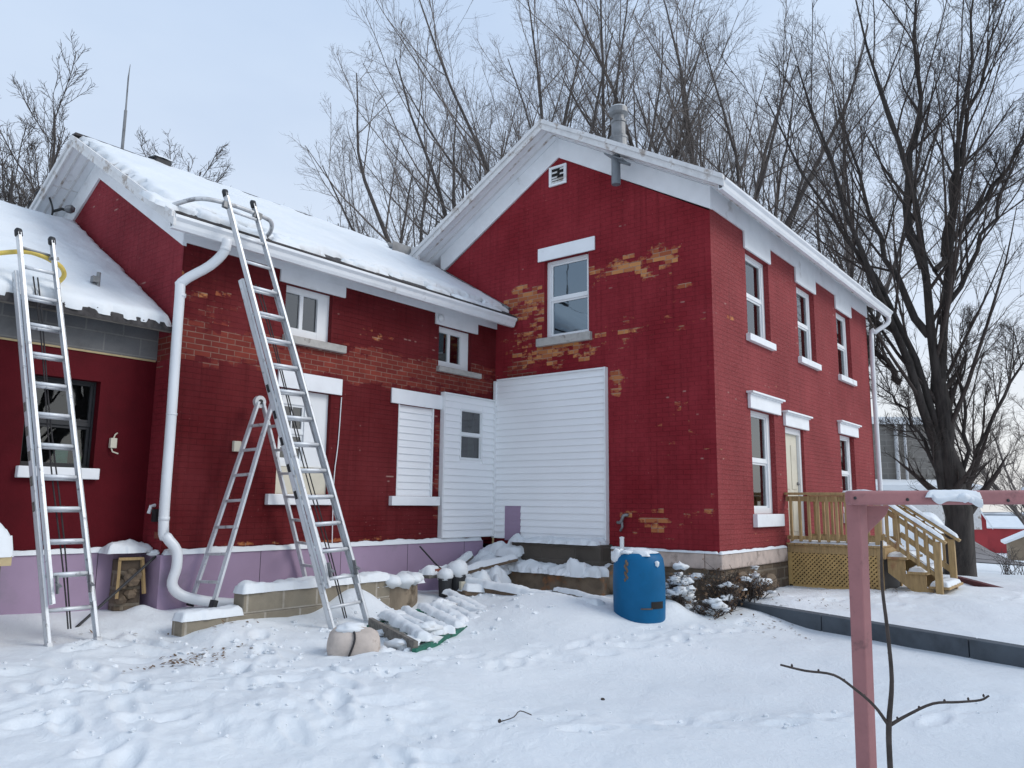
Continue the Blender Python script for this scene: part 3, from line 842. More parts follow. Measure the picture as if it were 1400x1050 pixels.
# wing roof snow: broad sheet set back a little from the eave, with lumps sliding to the gutter
m = M(); sn = math.hypot(1, WS); NW = (0, -WS / sn, 1 / sn)
yb, L = WY - .05, 2.55
m.snow((WX + .05, yb, WZ - WS * .05 + .004), (6.04, 0, 0), (0, -L, -WS * L), .085, 11, res=.05, edge=.16, N=NW, rough=.35, jag=.10, freq=2.2)
for k in range(34):
    x = random.uniform(WX + .1, -.25); yy = WY - random.uniform(2.45, 2.78); z = WZ - WS * (WY - yy)
    s_ = random.uniform(.12, .34)
    m.snow((x - s_, yy - s_ * .35, z + WS * (-s_ * .35) + .003), (2 * s_, 0, 0), (0, s_ * .7, WS * s_ * .7), random.uniform(.03, .075), 20 + k, res=.03, edge=.08, N=NW, rough=.6, jag=.06)
m.snow((WX + .05, WY + .05, WZ - .02), (6.04, 0, 0), (0, 2.7, -WS * 2.7), .08, 12, res=.1, edge=.15, N=(0, WS / sn, 1 / sn))
m.build('roof_snow', 'snow', house, smooth=True)
m = M(); m.beam((-.03, YI - .3, WZ - WS * (WY - YI + .3) + .05), (-.03, 5.5, WZ - WS * (WY - 5.5) + .05), .05, .10); m.build('flashing', 'greymetal', house)

# low wing roof
SS = .62; SZ = 5.44; SY = 7.0; SX = -11.8
gable_roof(SX, XW - .01, SY, SZ, SS, 2.93, .09).build('roof', 'shingle', house)
m = M(); m.box(SX, XW - .01, 4.085, 4.11, 3.52, 3.63); m.build('eave_board', 'wood_grey', house)
m = M(); sn = math.hypot(1, SS)
m.snow((SX + .05, SY + .05, SZ + .0), (-SX + XW - .06, 0, 0), (0, -2.98, -SS * 2.98), .12, 15, res=.04, edge=.13, N=(0, -SS / sn, 1 / sn), rough=.25, jag=.055, freq=1.8)
m.snow((SX + .05, SY - .05, SZ + .0), (-SX + XW - .06, 0, 0), (0, 2.9, -SS * 2.9), .1, 16, res=.12, edge=.16, N=(0, SS / sn, 1 / sn))
m.build('roof_snow', 'snow', house, smooth=True)
m = M()
for k in range(190):
    x = random.uniform(-9.0, XW - .1); yy = 4.075; z = SZ - SS * (SY - yy)
    m.blob((x, yy + random.uniform(-.012, .02), z + random.uniform(-.035, .03)), random.uniform(.004, .012), k, (1.6, 1, .8), nn=6)
m.build('shingle_grit', 'shingle', house)


# ---- windows
def window(mp, o, rec=.09, ml=.06, mr=.06, mb=.07, mt=.06, div='h', lintel=None, sill=None, sillmat='white', lintmat='white', glassmat='glass', crown=False, frame='vinylwin', lint_d=.03, lower=None, grid=None, label=None, st=.03):
    u0, u1, v0, v1 = o
    m = M()
    d0, d1 = -rec - .06, -rec
    m.mbox(mp, u0, u0 + ml, v0, v1, d0, d1); m.mbox(mp, u1 - mr, u1, v0, v1, d0, d1)
    m.mbox(mp, u0 + ml, u1 - mr, v0, v0 + mb, d0, d1 - .001); m.mbox(mp, u0 + ml, u1 - mr, v1 - mt, v1, d0, d1 - .001)
    a, b, c, d = u0 + ml, u1 - mr, v0 + mb, v1 - mt
    panes = []
    if div == 'h':
        mid = (c + d) / 2
        # upper sash stands proud of the lower one
        m.mbox(mp, a, b, mid - .022, mid + .022, d0 - .005, d1 - .012)
        for (p, q, off) in ((c, mid - .022, .028), (mid + .022, d, .018)):
            m.mbox(mp, a, a + st, p, q, d0, d1 - off); m.mbox(mp, b - st, b, p, q, d0, d1 - off)
            m.mbox(mp, a + st, b - st, p, p + st, d0, d1 - off - .001); m.mbox(mp, a + st, b - st, q - st, q, d0, d1 - off - .001)
            panes.append((a + st, b - st, p + st, q - st, d1 - off - .02))
    elif div == 'v':
        mid = (a + b) / 2
        m.mbox(mp, mid - .028, mid + .028, c, d, d0, d1 - .01)
        for (p, q) in ((a, mid - .028), (mid + .028, b)):
            panes.append((p, q, c, d, d1 - .035))
    else:
        panes.append((a, b, c, d, d1 - .03))
    w = m.build('window', frame, house, bevel=.003)
    if label: w['label'] = label
    for (p, q, r, s_, dd) in panes:
        mm = M(); mm.mbox(mp, p - .004, q + .004, r - .004, s_ + .004, dd - .006, dd); mm.build('pane', glassmat, w)
    if grid:
        mm = M()
        for (p, q, r, s_, dd) in panes:
            for i in range(1, grid[0]):
                x = p + (q - p) * i / grid[0]; mm.mbox(mp, x - .008, x + .008, r, s_, dd + .001, dd + .008)
            for j in range(1, grid[1]):
                y = r + (s_ - r) * j / grid[1]; mm.mbox(mp, p, q, y - .008, y + .008, dd + .002, dd + .007)
        mm.build('glazing_bar', 'black' if frame == 'black' else 'vinylwin', w)
    if lintel:
        mm = M(); mm.mbox(mp, lintel[0], lintel[1], lintel[2], lintel[3], .002, lint_d)
        if crown:
            x0, x1, _, z1 = lintel
            mm.mbox(mp, x0 - .02, x1 + .02, z1 - .05, z1 - .028, lint_d - .001, lint_d + .025)
            mm.mbox(mp, x0 - .05, x1 + .05, z1 - .028, z1 + .002, .003, lint_d + .06)
        mm.build('lintel', lintmat, w, bevel=.004)
    if sill:
        mm = M(); mm.mbox(mp, sill[0], sill[1], sill[2], sill[3], -rec + .01, .07); mm.build('sill', sillmat, w, bevel=.008)
    if lower:
        mm = M(); mm.mbox(mp, lower[0], lower[1], lower[2], lower[3], -.1, -.03); mm.build('panel', 'cream', w)
    return w


window(mG, oG, .09, .07, .07, .05, .05, lintel=(1.93, 3.045, 5.60, 5.825), sill=(2.0, 3.05, 4.155, 4.288), sillmat='sillstone', glassmat='glass_blue')
for i, o in enumerate(oR[:3]):
    u0 = o[0] - .07
    window(mR, o, .085, .05, .09, .06, .06, lintel=(u0, u0 + 1.10, 5.57, 5.845), sill=(u0, u0 + 1.09, 4.11, 4.218), lint_d=.034)
for o in (oR[3], oR[5]):
    window(mR, o, .085, .05, .12, .09, .06, lintel=(o[0] - .1, o[1] + .2, o[3] - .0, o[3] + .25), sill=(o[0] - .05, o[1] + .09, 1.31, 1.498), crown=True, lint_d=.05)
window(mW, oW[0], .07, .05, .19, .13, .09, div='v', lintel=(-4.36, -3.30, 4.42, 4.58), sill=(-4.27, -3.275, 3.635, 3.738), sillmat='sillstone', lint_d=.034)
window(mW, oW[1], .07, .05, .19, .11, .09, div='v', lintel=(-1.50, -.50, 4.40, 4.58), sill=(-1.44, -.43, 3.655, 3.738), sillmat='sillstone', lint_d=.034)
window(mW, (-4.25, -3.45, 2.06, 3.05), .06, .07, .37, .08, .19, lintel=(-4.31, -3.29, 3.055, 3.275), sill=(-4.39, -3.40, 1.575, 1.708), lower=(-4.25, -3.45, 1.71, 2.055), grid=(2, 2))
window(mL, oL[0], .10, .02, .02, .02, .02, div='h', sill=(-7.02, -6.225, 1.83, 1.948), frame='black', glassmat='glass_dim')

# boarded-up opening with siding, lintel and sill
def siding(m, mp, u0, u1, v0, v1, exp=.105, hole=None):
    k = int(round((v1 - v0) / exp)); e = (v1 - v0) / k
    for i in range(k):
        a, b = v0 + i * e, v0 + (i + 1) * e
        spans = [(u0, u1)]
        if hole and b > hole[2] + .01 and a < hole[3] - .01:
            spans = [(u0, hole[0]), (hole[1], u1)]
        for (p, q) in spans:
            if q - p < .01: continue
            m.hexa([mp(p, a, 0.0), mp(q, a, 0.0), mp(q, b, 0.0), mp(p, b, 0.0), mp(p, a, .034), mp(q, a, .034), mp(q, b, .014), mp(p, b, .014)])
            m.hexa([mp(p, b - .012, .013), mp(q, b - .012, .013), mp(q, b, .013), mp(p, b, .013), mp(p, b - .012, .017), mp(q, b - .012, .017), mp(q, b - .001, .0155), mp(p, b - .001, .0155)])


m = M(); mpB = lambda u, v, d: mW(u, v, d - .05)
siding(m, mpB, -2.21, -1.475, 1.712, 3.052); bo = m.build('boarded_window', 'vinyl', house)
m = M(); m.mbox(mW, -2.375, -1.315, 3.056, 3.275, .002, .03); m.build('lintel', 'white', bo, bevel=.004)
m = M(); m.mbox(mW, -2.345, -1.355, 1.575, 1.709, -.05, .07); m.build('sill', 'white', bo, bevel=.008)
m = M(); m.mbox(mW, -2.214, -2.19, 1.712, 3.052, -.05, .006); m.mbox(mW, -1.495, -1.471, 1.712, 3.052, -.05, .006); m.build('trim_strip', 'vinylwin', bo)

# white siding panels in the inner corner
m = M(); mp1 = lambda u, v, d: mW(u, v, d + .03)
siding(m, mp1, -1.30, -.085, 1.10, 3.315, hole=oW[4]); sp = m.build('siding_panel', 'vinyl', house)
m = M()
m.mbox(mW, -1.325, -1.298, 1.085, 3.335, .0, .085); m.mbox(mW, -1.298, -.085, 3.313, 3.334, .0, .084); m.mbox(mW, -1.298, -.085, 1.085, 1.101, .0, .083)
m.build('trim_strip', 'vinylwin', sp)
m = M(); mp2 = lambda u, v, d: mG(u, v, d + .03)
siding(m, mp2, 1.745, 3.925, 1.06, 3.665, hole=(3.345, 3.675, 1.0, 1.59)); sp = m.build('siding_panel', 'vinyl', house)
m = M()
m.mbox(mG, 1.72, 1.747, 1.045, 3.69, .0, .085); m.mbox(mG, 1.747, 3.86, 3.664, 3.688, .0, .084); m.mbox(mG, 3.875, 3.925, 1.06, 3.66, .03, .085)
m.build('trim_strip', 'vinylwin', sp)
m = M(); m.mbox(mG, 3.347, 3.673, 1.03, 1.588, .0, .05); m.build('foam_board', 'foam', house)
m = M(); m.mbox(mW, -.93, -.36, 3.12, 3.235, .001, .046); m.mbox(mW, -.93, -.36, 2.185, 2.30, .001, .046); m.mbox(mW, -.935, -.92, 2.30, 3.12, .001, .0455); m.mbox(mW, -.37, -.355, 2.30, 3.12, .001, .0455); m.build('trim_strip', 'vinyl', sp)
window(lambda u, v, d: mW(u, v, d + .118), oW[4], .06, .03, .03, .03, .03, st=.012)

# door on the long side
m = M(); m.mbox(mR, 2.72, 2.80, 1.05, 2.93, -.15, -.05); m.mbox(mR, 3.54, 3.62, 1.05, 2.93, -.15, -.05); m.mbox(mR, 2.80, 3.54, 2.83, 2.93, -.15, -.051)
dr = m.build('door', 'vinylwin', house, bevel=.004)
m = M(); m.mbox(mR, 2.80, 3.54, 1.05, 2.83, -.14, -.10)
for (a, b) in ((1.2, 1.75), (1.9, 2.65)):
    for (p, q) in ((2.88, 3.12), (3.22, 3.46)):
        m.mbox(mR, p, q, a, b, -.101, -.09)
m.build('door_leaf', 'cream', dr, bevel=.006)
m = M(); m.mbox(mR, 2.64, 3.80, 2.93, 3.17, .002, .05); m.mbox(mR, 2.62, 3.82, 3.12, 3.142, .049, .075); m.mbox(mR, 2.59, 3.85, 3.142, 3.172, .003, .11); m.build('lintel', 'white', dr, bevel=.004)
m = M(); m.blob((3.46, .075, 2.0), .03, 1, nn=10, rough=0); m.build('door_knob', 'greymetal', dr, smooth=True)

# foundation
m = M(); m.mbox(mG, .203, 1.72, .77, .985, -.2, .05); m.mbox(mR, -.048, 2.46, .765, .982, -.2, .05); m.build('stone_band', 'band_stone', house, bevel=.02)
m = M(); m.mbox(mG, .0, 3.95, -.2, .768, -.2, .015); m.mbox(mR, -.013, LR, -.2, .763, -.2, .013); m.build('foundation', 'rubble', house)
m = M(); m.mbox(mG, 1.66, 3.30, .72, 1.035, -.1, .34); m.build('foundation', 'dark_stone', house, bevel=.02)
m = M(); m.mbox(mG, 1.45, 3.75, -.1, .615, -.1, .60); m.mbox(mG, 3.3, 3.95, .5, .9, -.1, .22); m.build('foundation', 'lower_wall', house, bevel=.02)
m = M()
m.blob((-.22, 1.45, .52), .26, 5, (1, 1, .95), 14); m.blob((-.12, 1.1, .52), .22, 6, (1, 1, .9), 14); m.blob((.5, -.1, .62), .13, 7, (1.4, .8, .8), 12); m.blob((.15, -.12, .5), .16, 8, (1.3, .8, .7), 12); m.blob((1.0, -.08, .5), .17, 9, (1.4, .7, .8), 12); m.blob((1.6, -.06, .5), .15, 10, (1.4, .6, .9), 12)
m.build('fieldstone', 'lower_wall', house, smooth=True)
m = M(); m.mbox(mW, XW - .03, -.34, .2, 1.03, -.06, .07)
m.build('foam_board', 'foam', house)
m = M(); m.mbox(mL, -11.5, XW - .03, .2, 1.06, -.06, .05); m.mbox(mE, YI - .069, YL - .052, .2, 1.03, -.06, .029); m.build('foam_board', 'foam', house)
m = M()
for u in (-4.45, -3.23, -2.01, -.79): m.mbox(mW, u - .003, u + .003, .25, 1.028, .0702, .0715)
for u in (-8.6, -7.38, -6.16): m.mbox(mL, u - .003, u + .003, .25, 1.058, .0502, .0515)
m.build('board_joint', 'dark', house)
# snow sitting on the foundation ledges
m = M()
m.snow((XW, YI - .085, 1.032), (5.3, 0, 0), (0, .085, 0), .055, 71, res=.03, edge=.04, rough=.5, jag=.012)
m.snow((-11.4, YL - .065, 1.062), (5.7, 0, 0), (0, .064, 0), .045, 72, res=.03, edge=.03, rough=.5, jag=.01)
m.snow((-.065, 0.0, .984), (.06, 0, 0), (0, 1.7, 0), .03, 73, res=.025, edge=.03, rough=.7, jag=.01)
m.snow((-.06, -.06, .980), (2.5, 0, 0), (0, .055, 0), .03, 74, res=.025, edge=.03, rough=.7, jag=.01)
m.snow((-.40, 1.72, 1.034), (.40, 0, 0), (0, 1.6, 0), .075, 75, res=.022, edge=.1, rough=1.0, jag=.06, freq=2.2)
m.snow((-.66, 1.5, .614), (.62, 0, 0), (0, 2.2, 0), .15, 76, res=.022, edge=.2, rough=.9, jag=.09, freq=1.7)
m.snow((-.5, 3.1, .75), (.46, 0, 0), (0, .8, 0), .20, 77, res=.03, edge=.2, rough=.7, jag=.06)
m.snow((-1.0, 3.1, .46), (.75, 0, .25), (0, .8, .1), .15, 78, res=.03, edge=.36, rough=.7, jag=.03, freq=2.8)
m.snow((-.55, 3.05, .78), (.5, 0, .2), (0, .42, .05), .14, 79, res=.025, edge=.2, rough=.8, jag=.04, freq=3)
m.snow((-.66, 1.75, .60), (.3, 0, 0), (0, .35, 0), .22, 83, res=.025, edge=.16, rough=.8, jag=.04, freq=3)
m.build('ledge_snow', 'snow', house, smooth=True)
m = M(); m.beam((-.05, 3.93, .35), (-.12, 3.86, 1.06), .03, .03); m.build('batten', 'wood_pale', house)

# downspouts
def pipe_rect(m, pts, w, h):
    m.tube(pts, w / 2, 10, smooth=5)


m = M(); m.tube([(-5.40, 3.50, 4.60), (-5.41, 3.52, 4.45), (-5.50, 3.66, 4.28), (-5.70, 3.86, 4.08), (-5.715, 3.87, 3.9), (-5.705, 3.87, 2.5), (-5.70, 3.87, 1.36), (-5.67, 3.83, 1.22), (-5.58, 3.78, 1.08), (-5.57, 3.77, .9), (-5.60, 3.78, .72), (-5.50, 3.74, .60), (-5.28, 3.62, .53), (-5.0, 3.46, .49)], .056, 12, smooth=4); dsp = m.build('downspout', 'gutter', house, smooth=True)
m = M()
for p, q in (((-5.7055, 3.87, 3.90), (-5.7055, 3.87, 3.94)), ((-5.70, 3.87, 1.40), (-5.70, 3.87, 1.44)), ((-5.408, 3.517, 4.46), (-5.405, 3.508, 4.50)), ((-5.703, 3.87, 2.55), (-5.703, 3.87, 2.575))): m.tube([p, q], .0585, 12)
m.build('seam', 'gutter', dsp, smooth=True)
m = M(); m.tube([(LR + .32, -.40, 5.88), (LR + .32, -.38, 5.72), (LR + .1, -.16, 5.50), (LR + .06, -.08, 5.3), (LR + .06, -.075, 2.5), (LR + .06, -.075, .6)], .05, 10, smooth=4); m.build('downspout', 'gutter', house, smooth=True)

# gable vent, hanging pipe, chimney, roof vent, mast, vent stub
m = M(); m.mbox(mG, 2.47, 2.82, 6.86, 6.90, .002, .035); m.mbox(mG, 2.47, 2.82, 7.16, 7.20, .002, .035); m.mbox(mG, 2.47, 2.52, 6.90, 7.16, .002, .034); m.mbox(mG, 2.77, 2.82, 6.90, 7.16, .002, .034)
vt = m.build('gable_vent', 'white', house, bevel=.004)
m = M(); m.mbox(mG, 2.52, 2.77, 6.90, 7.16, .003, .008); m.build('vent_opening', 'dark', vt)
m = M()
for k in range(6):
    z = 6.915 + k * .042
    a, b = (2.52, 2.77) if k < 2 else ((2.52, 2.60) if k % 2 else (2.66, 2.77))
    m.hexa([mG(a, z, .01), mG(b, z, .01), mG(b, z + .03, .01), mG(a, z + .03, .01), mG(a, z - .012, .03), mG(b, z - .012, .03), mG(b, z + .012, .024), mG(a, z + .012, .024)])
m.build('louvre', 'white_old', vt)
m = M(); m.tube([(-.30, 1.36, 6.90), (-.30, 1.36, 6.44)], .07, 16)
hp = m.build('hanging_pipe', 'greypvc', house, smooth=False)
m = M(); m.hexa([(-.42, 1.50, 6.93), (-.18, 1.50, 6.93), (-.18, 1.18, 6.75), (-.42, 1.18, 6.75), (-.42, 1.50, 6.95), (-.18, 1.50, 6.95), (-.18, 1.18, 6.77), (-.42, 1.18, 6.77)]); m.beam((-.3, 1.30, 6.80), (-.3, 1.12, 6.70), .06, .04); m.tube([(-.30, 1.36, 6.4395), (-.30, 1.36, 6.436)], .058, 14); m.build('bracket', 'greypvc', hp)
m = M(); cc = (.85, 1.98)
m.lathe([(.15, 0), (.15, .42), (.16, .43), (.16, .47), (.125, .50), (.125, .72), (.14, .725), (.14, .76), (.10, .77), (.10, .86), (.165, .90), (.165, .99), (.13, 1.0), (.13, .97)], (cc[0], cc[1], 7.37), 20)
ch = m.build('chimney_pipe', 'greymetal', house)
m = M(); m.lathe([(.15, 0), (.14, .025), (.08, .035), (.0, .035)], (cc[0], cc[1], 8.36), 16); m.build('snow_cap', 'snow', ch, smooth=True)
m = M(); m.box(-5.06, -4.82, WY - .26, WY - .02, WZ - .14, WZ + .035); rv = m.build('roof_vent', 'black', house, bevel=.02)
m = M(); m.snow((-5.10, WY - .28, WZ + .037), (.32, 0, 0), (0, .32, 0), .03, 91, res=.03); m.build('snow_cap', 'snow', rv, smooth=True)
m = M(); m.tube([(-5.42, WY, 6.40), (-5.42, WY, 7.1)], .022, 8); m.tube([(-5.42, WY, 7.1), (-5.425, WY, 7.6), (-5.415, WY, 7.81)], [.013, .011, .004], 8); m.build('lightning_rod', 'greymetal', house)
m = M(); m.tube([(-6.36, 4.47, 3.85), (-6.36, 4.47, 4.14)], .022, 12); m.beam((-6.43, 4.47, 4.05), (-6.36, 4.47, 4.05), .07, .07); vs_ = m.build('vent_stub', 'greymetal', house)
# cable loop under the wing eave
m = M(); m.tube([(-5.98, 7.76, 6.02), (-5.98, 7.5, 6.03), (-5.98, 7.25, 5.86), (-5.98, 7.05, 5.62), (-5.98, 7.10, 5.50), (-5.98, 7.4, 5.52), (-5.98, 7.7, 5.60), (-5.98, 7.95, 5.85), (-5.98, 7.9, 5.95)], .014, 6, smooth=5)
m.tube([(-5.98, 7.05, 5.58), (-5.9, 6.95, 5.62), (-5.8, 6.9, 5.60)], .02, 6); cb = m.build('cable_loop', 'wire', house, smooth=True)
m = M(); m.blob((-5.82, 6.9, 5.63), .07, 3, (1, 1.3, .8), 10); m.build('bracket', 'greymetal', cb)
# utility boxes, hose bib, white cable, wall hook
m = M(); m.mbox(mL, -6.13, -6.06, 2.18, 2.29, .0, .05); ub = m.build('outlet_box', 'cream', house, bevel=.006)
m = M(); m.tube([mL(-6.095, 2.29, .03), mL(-6.08, 2.33, .03), mL(-6.05, 2.35, .01)], .008, 6); m.tube([mL(-6.11, 2.18, .03), mL(-6.10, 2.14, .04), mL(-6.04, 2.12, .05)], .008, 6); m.build('cord', 'cream', ub)
m = M(); m.mbox(mW, -4.885, -4.79, 2.20, 2.325, .0, .05); m.build('outlet_box', 'cream', house, bevel=.006)
m = M(); m.tube([mE(4.15, 1.56, .0), mE(4.15, 1.55, .05), mE(4.15, 1.47, .07)], .02, 8); hb = m.build('hose_bib', 'vinylwin', house)
m = M(); m.mbox(mE, 4.06, 4.12, 1.38, 1.52, .0, .05); m.build('junction_box', 'black', hb)
m = M(); m.mbox(mE, 4.0, 4.1, 1.20, 1.27, .0, .012); m.build('bare_brick', 'rust', house)
m = M(); m.tube([mW(-3.285, 3.03, .012), mW(-3.31, 2.4, .014), mW(-3.36, 1.9, .02), mW(-3.35, 1.06, .03)], .007, 6, smooth=3); m.build('white_cable', 'vinylwin', house)
m = M(); m.tube([mG(1.56, 1.36, .03), mG(1.50, 1.36, .06), mG(1.46, 1.40, .07), mG(1.44, 1.46, .06), mG(1.38, 1.47, .02)], .024, 8, smooth=3); m.tube([mG(1.47, 1.40, .06), mG(1.46, 1.30, .06), mG(1.50, 1.24, .05)], .02, 8); m.build('pipe_elbow', 'greymetal', house, smooth=True)
m = M(); m.blob((-1.42, YI - .06, 4.50), .06, 4, (1, .6, 1), 10, .1); m.build('lamp', 'vinylwin', house, smooth=True)

# bottle and box standing inside the low window
m = M(); m.lathe([(.035, 0), (.04, .02), (.04, .12), (.018, .16), (.018, .2), (.0, .2)], (-6.37, YL + .18, 1.95), 12)
tag(m.build('bottle', 'bottle', None, smooth=True), 'green and yellow bottle standing inside the black framed window', 'bottle')
m = M(); m.box(-6.60, -6.47, YL + .17, YL + .24, 1.95, 2.14); tag(m.build('carton', 'teal', None, bevel=.004), 'teal carton standing inside the black framed window', 'box')
m = M(); m.box(-7.1, -6.1, YL + .15, YL + .36, 1.90, 1.949); m.build('inner_sill', 'room', house)

# ------------------------------------------------------------------ porch
porch = thing('wooden_porch', 'new wooden porch with lattice skirt and snowy stairs at the side door', 'porch', (3.1, -.8, .4))
PX0, PX1, PY = 2.55, 3.75, -1.42
m = M()
for k in range(11):
    y0 = -.015 - k * .129
    m.box(PX0 - .04, PX1 + .03, y0 - .122, y0, 1.02, 1.05)
m.build('deck', 'wood_new', porch, bevel=.004)
m = M(); m.box(PX0, PX0 + .035, PY, -.02, .90, 1.018); m.box(PX1 - .035, PX1, PY, -.02, .90, 1.018); m.box(PX0, PX1, PY - .036, PY - .001, .86, 1.018); m.build('rim_joist', 'wood_new', porch)
m = M()
ya, yb, za, zb = PY + .03, -.03, .36, .90
for sg, dx in ((1, 0), (-1, .009)):
    k = -40
    while k < 60:
        c0 = k * .066
        # line y = ya + t , z = za + sg*(t - c0)
        pts = []
        for t in np.linspace(0, yb - ya, 120):
            z = za + (t - c0) if sg > 0 else zb - (t - c0)
            if za <= z <= zb: pts.append((ya + t, z))
        if len(pts) > 3:
            p, q = pts[0], pts[-1]
            m.beam((PX0 + .012 - dx, p[0], p[1]), (PX0 + .012 - dx, q[0], q[1]), .027, .007, (1, 0, 0))
        k += 1
m.beam((PX0 - .006, ya, .38), (PX0 - .006, yb, .38), .012, .06); m.beam((PX0 - .006, yb - .02, za), (PX0 - .006, yb - .02, zb), .012, .06, (0, 1, 0))
m.build('lattice', 'lattice', porch)
m = M(); m.box(PX0 + .06, PX0 + .09, ya, yb, .33, .9); m.box(PX0 + .10, PX1 - .06, PY + .03, PY + .05, .28, .85); m.build('under_deck_shade', 'black', porch)  # added black sheets standing in for the shade under the open deck
for x in (PX0 + .03, PX1 - .05):
    m = M(); m.box(x - .045, x + .045, PY - .0, PY + .09, 1.051, 1.80); m.box(x - .04, x + .04, PY + .01, PY + .08, .3, 1.018); m.build('post', 'wood_new', porch, bevel=.004)
    m = M(); m.box(x - .07, x + .07, PY - .05, -.01, 1.80, 1.838); m.build('handrail', 'wood_new', porch, bevel=.005)
    m = M(); m.box(x - .02, x + .02, PY + .091, -.02, 1.70, 1.78); m.box(x - .02, x + .02, PY + .091, -.02, 1.10, 1.16); m.build('rail', 'wood_new', porch)
    for k in range(9):
        y = -.10 - k * .14
        m = M(); m.box(x - .062 if x < 3 else x + .021, x - .021 if x < 3 else x + .062, y - .02, y + .02, 1.08, 1.78); m.build('baluster', 'wood_new', porch, bevel=.003)
    # stair rail
    yl = -2.14
    m = M(); m.box(x - .045, x + .045, yl - .045, yl + .045, .30, 1.14); m.build('post', 'wood_new', porch, bevel=.004)
    m = M(); m.beam((x, PY + .02, 1.72), (x, yl - .12, 1.12), .12, .04); m.build('handrail', 'wood_new', porch, bevel=.005)
    m = M(); m.beam((x, PY, 1.20), (x, yl, .66), .04, .08); m.beam((x, PY, 1.62), (x, yl, 1.08), .035, .07); m.build('rail', 'wood_new', porch)
    for k in range(5):
        t = (k + .7) / 5.6; y = PY + (yl - PY) * t; z = 1.20 + (.66 - 1.20) * t
        xx = x - .04 if x < 3 else x + .04
        m = M(); m.box(xx - .018, xx + .018, y - .018, y + .018, z - .06, z + .48); m.build('baluster', 'wood_new', porch, bevel=.003)
    # snow on the sloping handrail
    m = M(); m.snow((x - .06, PY + .0, 1.742), (.12, 0, 0), (0, yl - .10 - PY, -.60 * (yl - .1 - PY) / (yl - .14 - PY)), .045, 101, res=.02, edge=.05, rough=.6, jag=.01, N=(0, 0, 1)); m.snow((x - .06, PY - .03, 1.839), (.12, 0, 0), (0, .55, 0), .03, 102, res=.02, edge=.05, rough=.8, jag=.02); m.build('rail_snow', 'snow', porch, smooth=True)
x = PX0 + .03
m = M(); m.snow((x - .03, PY - .05, 1.20), (.06, 0, 0), (0, -.66, -.50), .025, 104, res=.015, edge=.03, rough=.5); m.build('rail_snow', 'snow', porch, smooth=True)
# stringers, treads
for x in (PX0 + .10, PX1 - .12):
    pts = [(x, PY - .04, 1.0), (x, PY - .04, .85), (x, PY - .24, .85), (x, PY - .24, .65), (x, PY - .50, .65), (x, PY - .50, .46), (x, PY - .70, .46), (x, PY - .70, .28), (x, PY - .62, .26), (x, PY - .04, .72)]
    pts = [(x, PY - .037, .86), (x, PY - .27, .86), (x, PY - .27, .66), (x, PY - .54, .66), (x, PY - .54, .47), (x, PY - .62, .47), (x, PY - .62, .30), (x, PY - .50, .30), (x, PY - .037, .66)]
    m = M(); m.prism(pts, (.04, 0, 0)); m.build('stringer', 'wood_new', porch)
for k, (y, z) in enumerate(((PY - .04, .86), (PY - .30, .66), (PY - .57, .47))):
    m = M(); m.box(PX0 + .06, PX1 - .04, y - .27, y, z, z + .036); tr = m.build('tread', 'wood_new', porch, bevel=.004)
    m = M(); m.snow((PX0 + .08, y - .255, z + .037), (1.06, 0, 0), (0, .25, 0), .06, 110 + k, res=.025, edge=.06, rough=.5); m.build('tread_snow', 'snow', tr, smooth=True)
m = M(); m.snow((PX0 - .03, PY - .0, 1.051), (1.2, 0, 0), (0, 1.38, 0), .04, 120, res=.04, edge=.07, rough=.6); m.build('deck_snow', 'snow', porch, smooth=True)

# ------------------------------------------------------------------ ladders
def rail_c(m, p, q, w, dpt, side, fwd):
    """channel-section rail from p to q: web facing side, flanges along fwd"""
    p = V(*p); q = V(*q); s_ = V(*side); f = V(*fwd)
    t = .006
    for (a0, a1, b0, b1) in ((0, t, 0, dpt), (0, w, 0, t), (0, w, dpt - t, dpt)):
        m.hexa([c + s_ * a + f * b for c in (p, q) for (a, b) in ((a0, b0), (a1, b0), (a1, b1), (a0, b1))])


def ladder_section(root, pl0, pr0, pl1, pr1, depth, fwd_off, t0, t1, rung0, mat='alum', wrail=.03):
    """rails between t0..t1 (fractions) of the plane given by four corners; fwd points at the viewer's side"""
    pl0, pr0, pl1, pr1 = [V(*p) for p in (pl0, pr0, pl1, pr1)]
    ax = (pl1 - pl0); L = np.linalg.norm(ax); ax /= L
    sd = pr0 - pl0; sd -= ax * (sd @ ax); sd /= np.linalg.norm(sd)
    fw = np.cross(sd, ax); fw /= np.linalg.norm(fw)
    if fw[1] > 0: fw = -fw
    o = fw * fwd_off
    lerp = lambda a, b, t: a + (b - a) * t
    for a, b, s_ in ((pl0, pl1, sd), (pr0, pr1, -sd)):
        m = M(); rail_c(m, lerp(a, b, t0) + o, lerp(a, b, t1) + o, wrail, depth, s_, fw); m.build('rail', mat, root)
    k = rung0
    while k < L * t1 - .08:
        if k > L * t0 + .08:
            a = lerp(pl0, pl1, k / L) + o + fw * depth * .5 + sd * .003; b = lerp(pr0, pr1, k / L) + o + fw * depth * .5 - sd * .003
            m = M(); m.tube([a, b], .019, 8); m.build('rung', mat, root, smooth=True)
        k += .305
    return ax, sd, fw, L


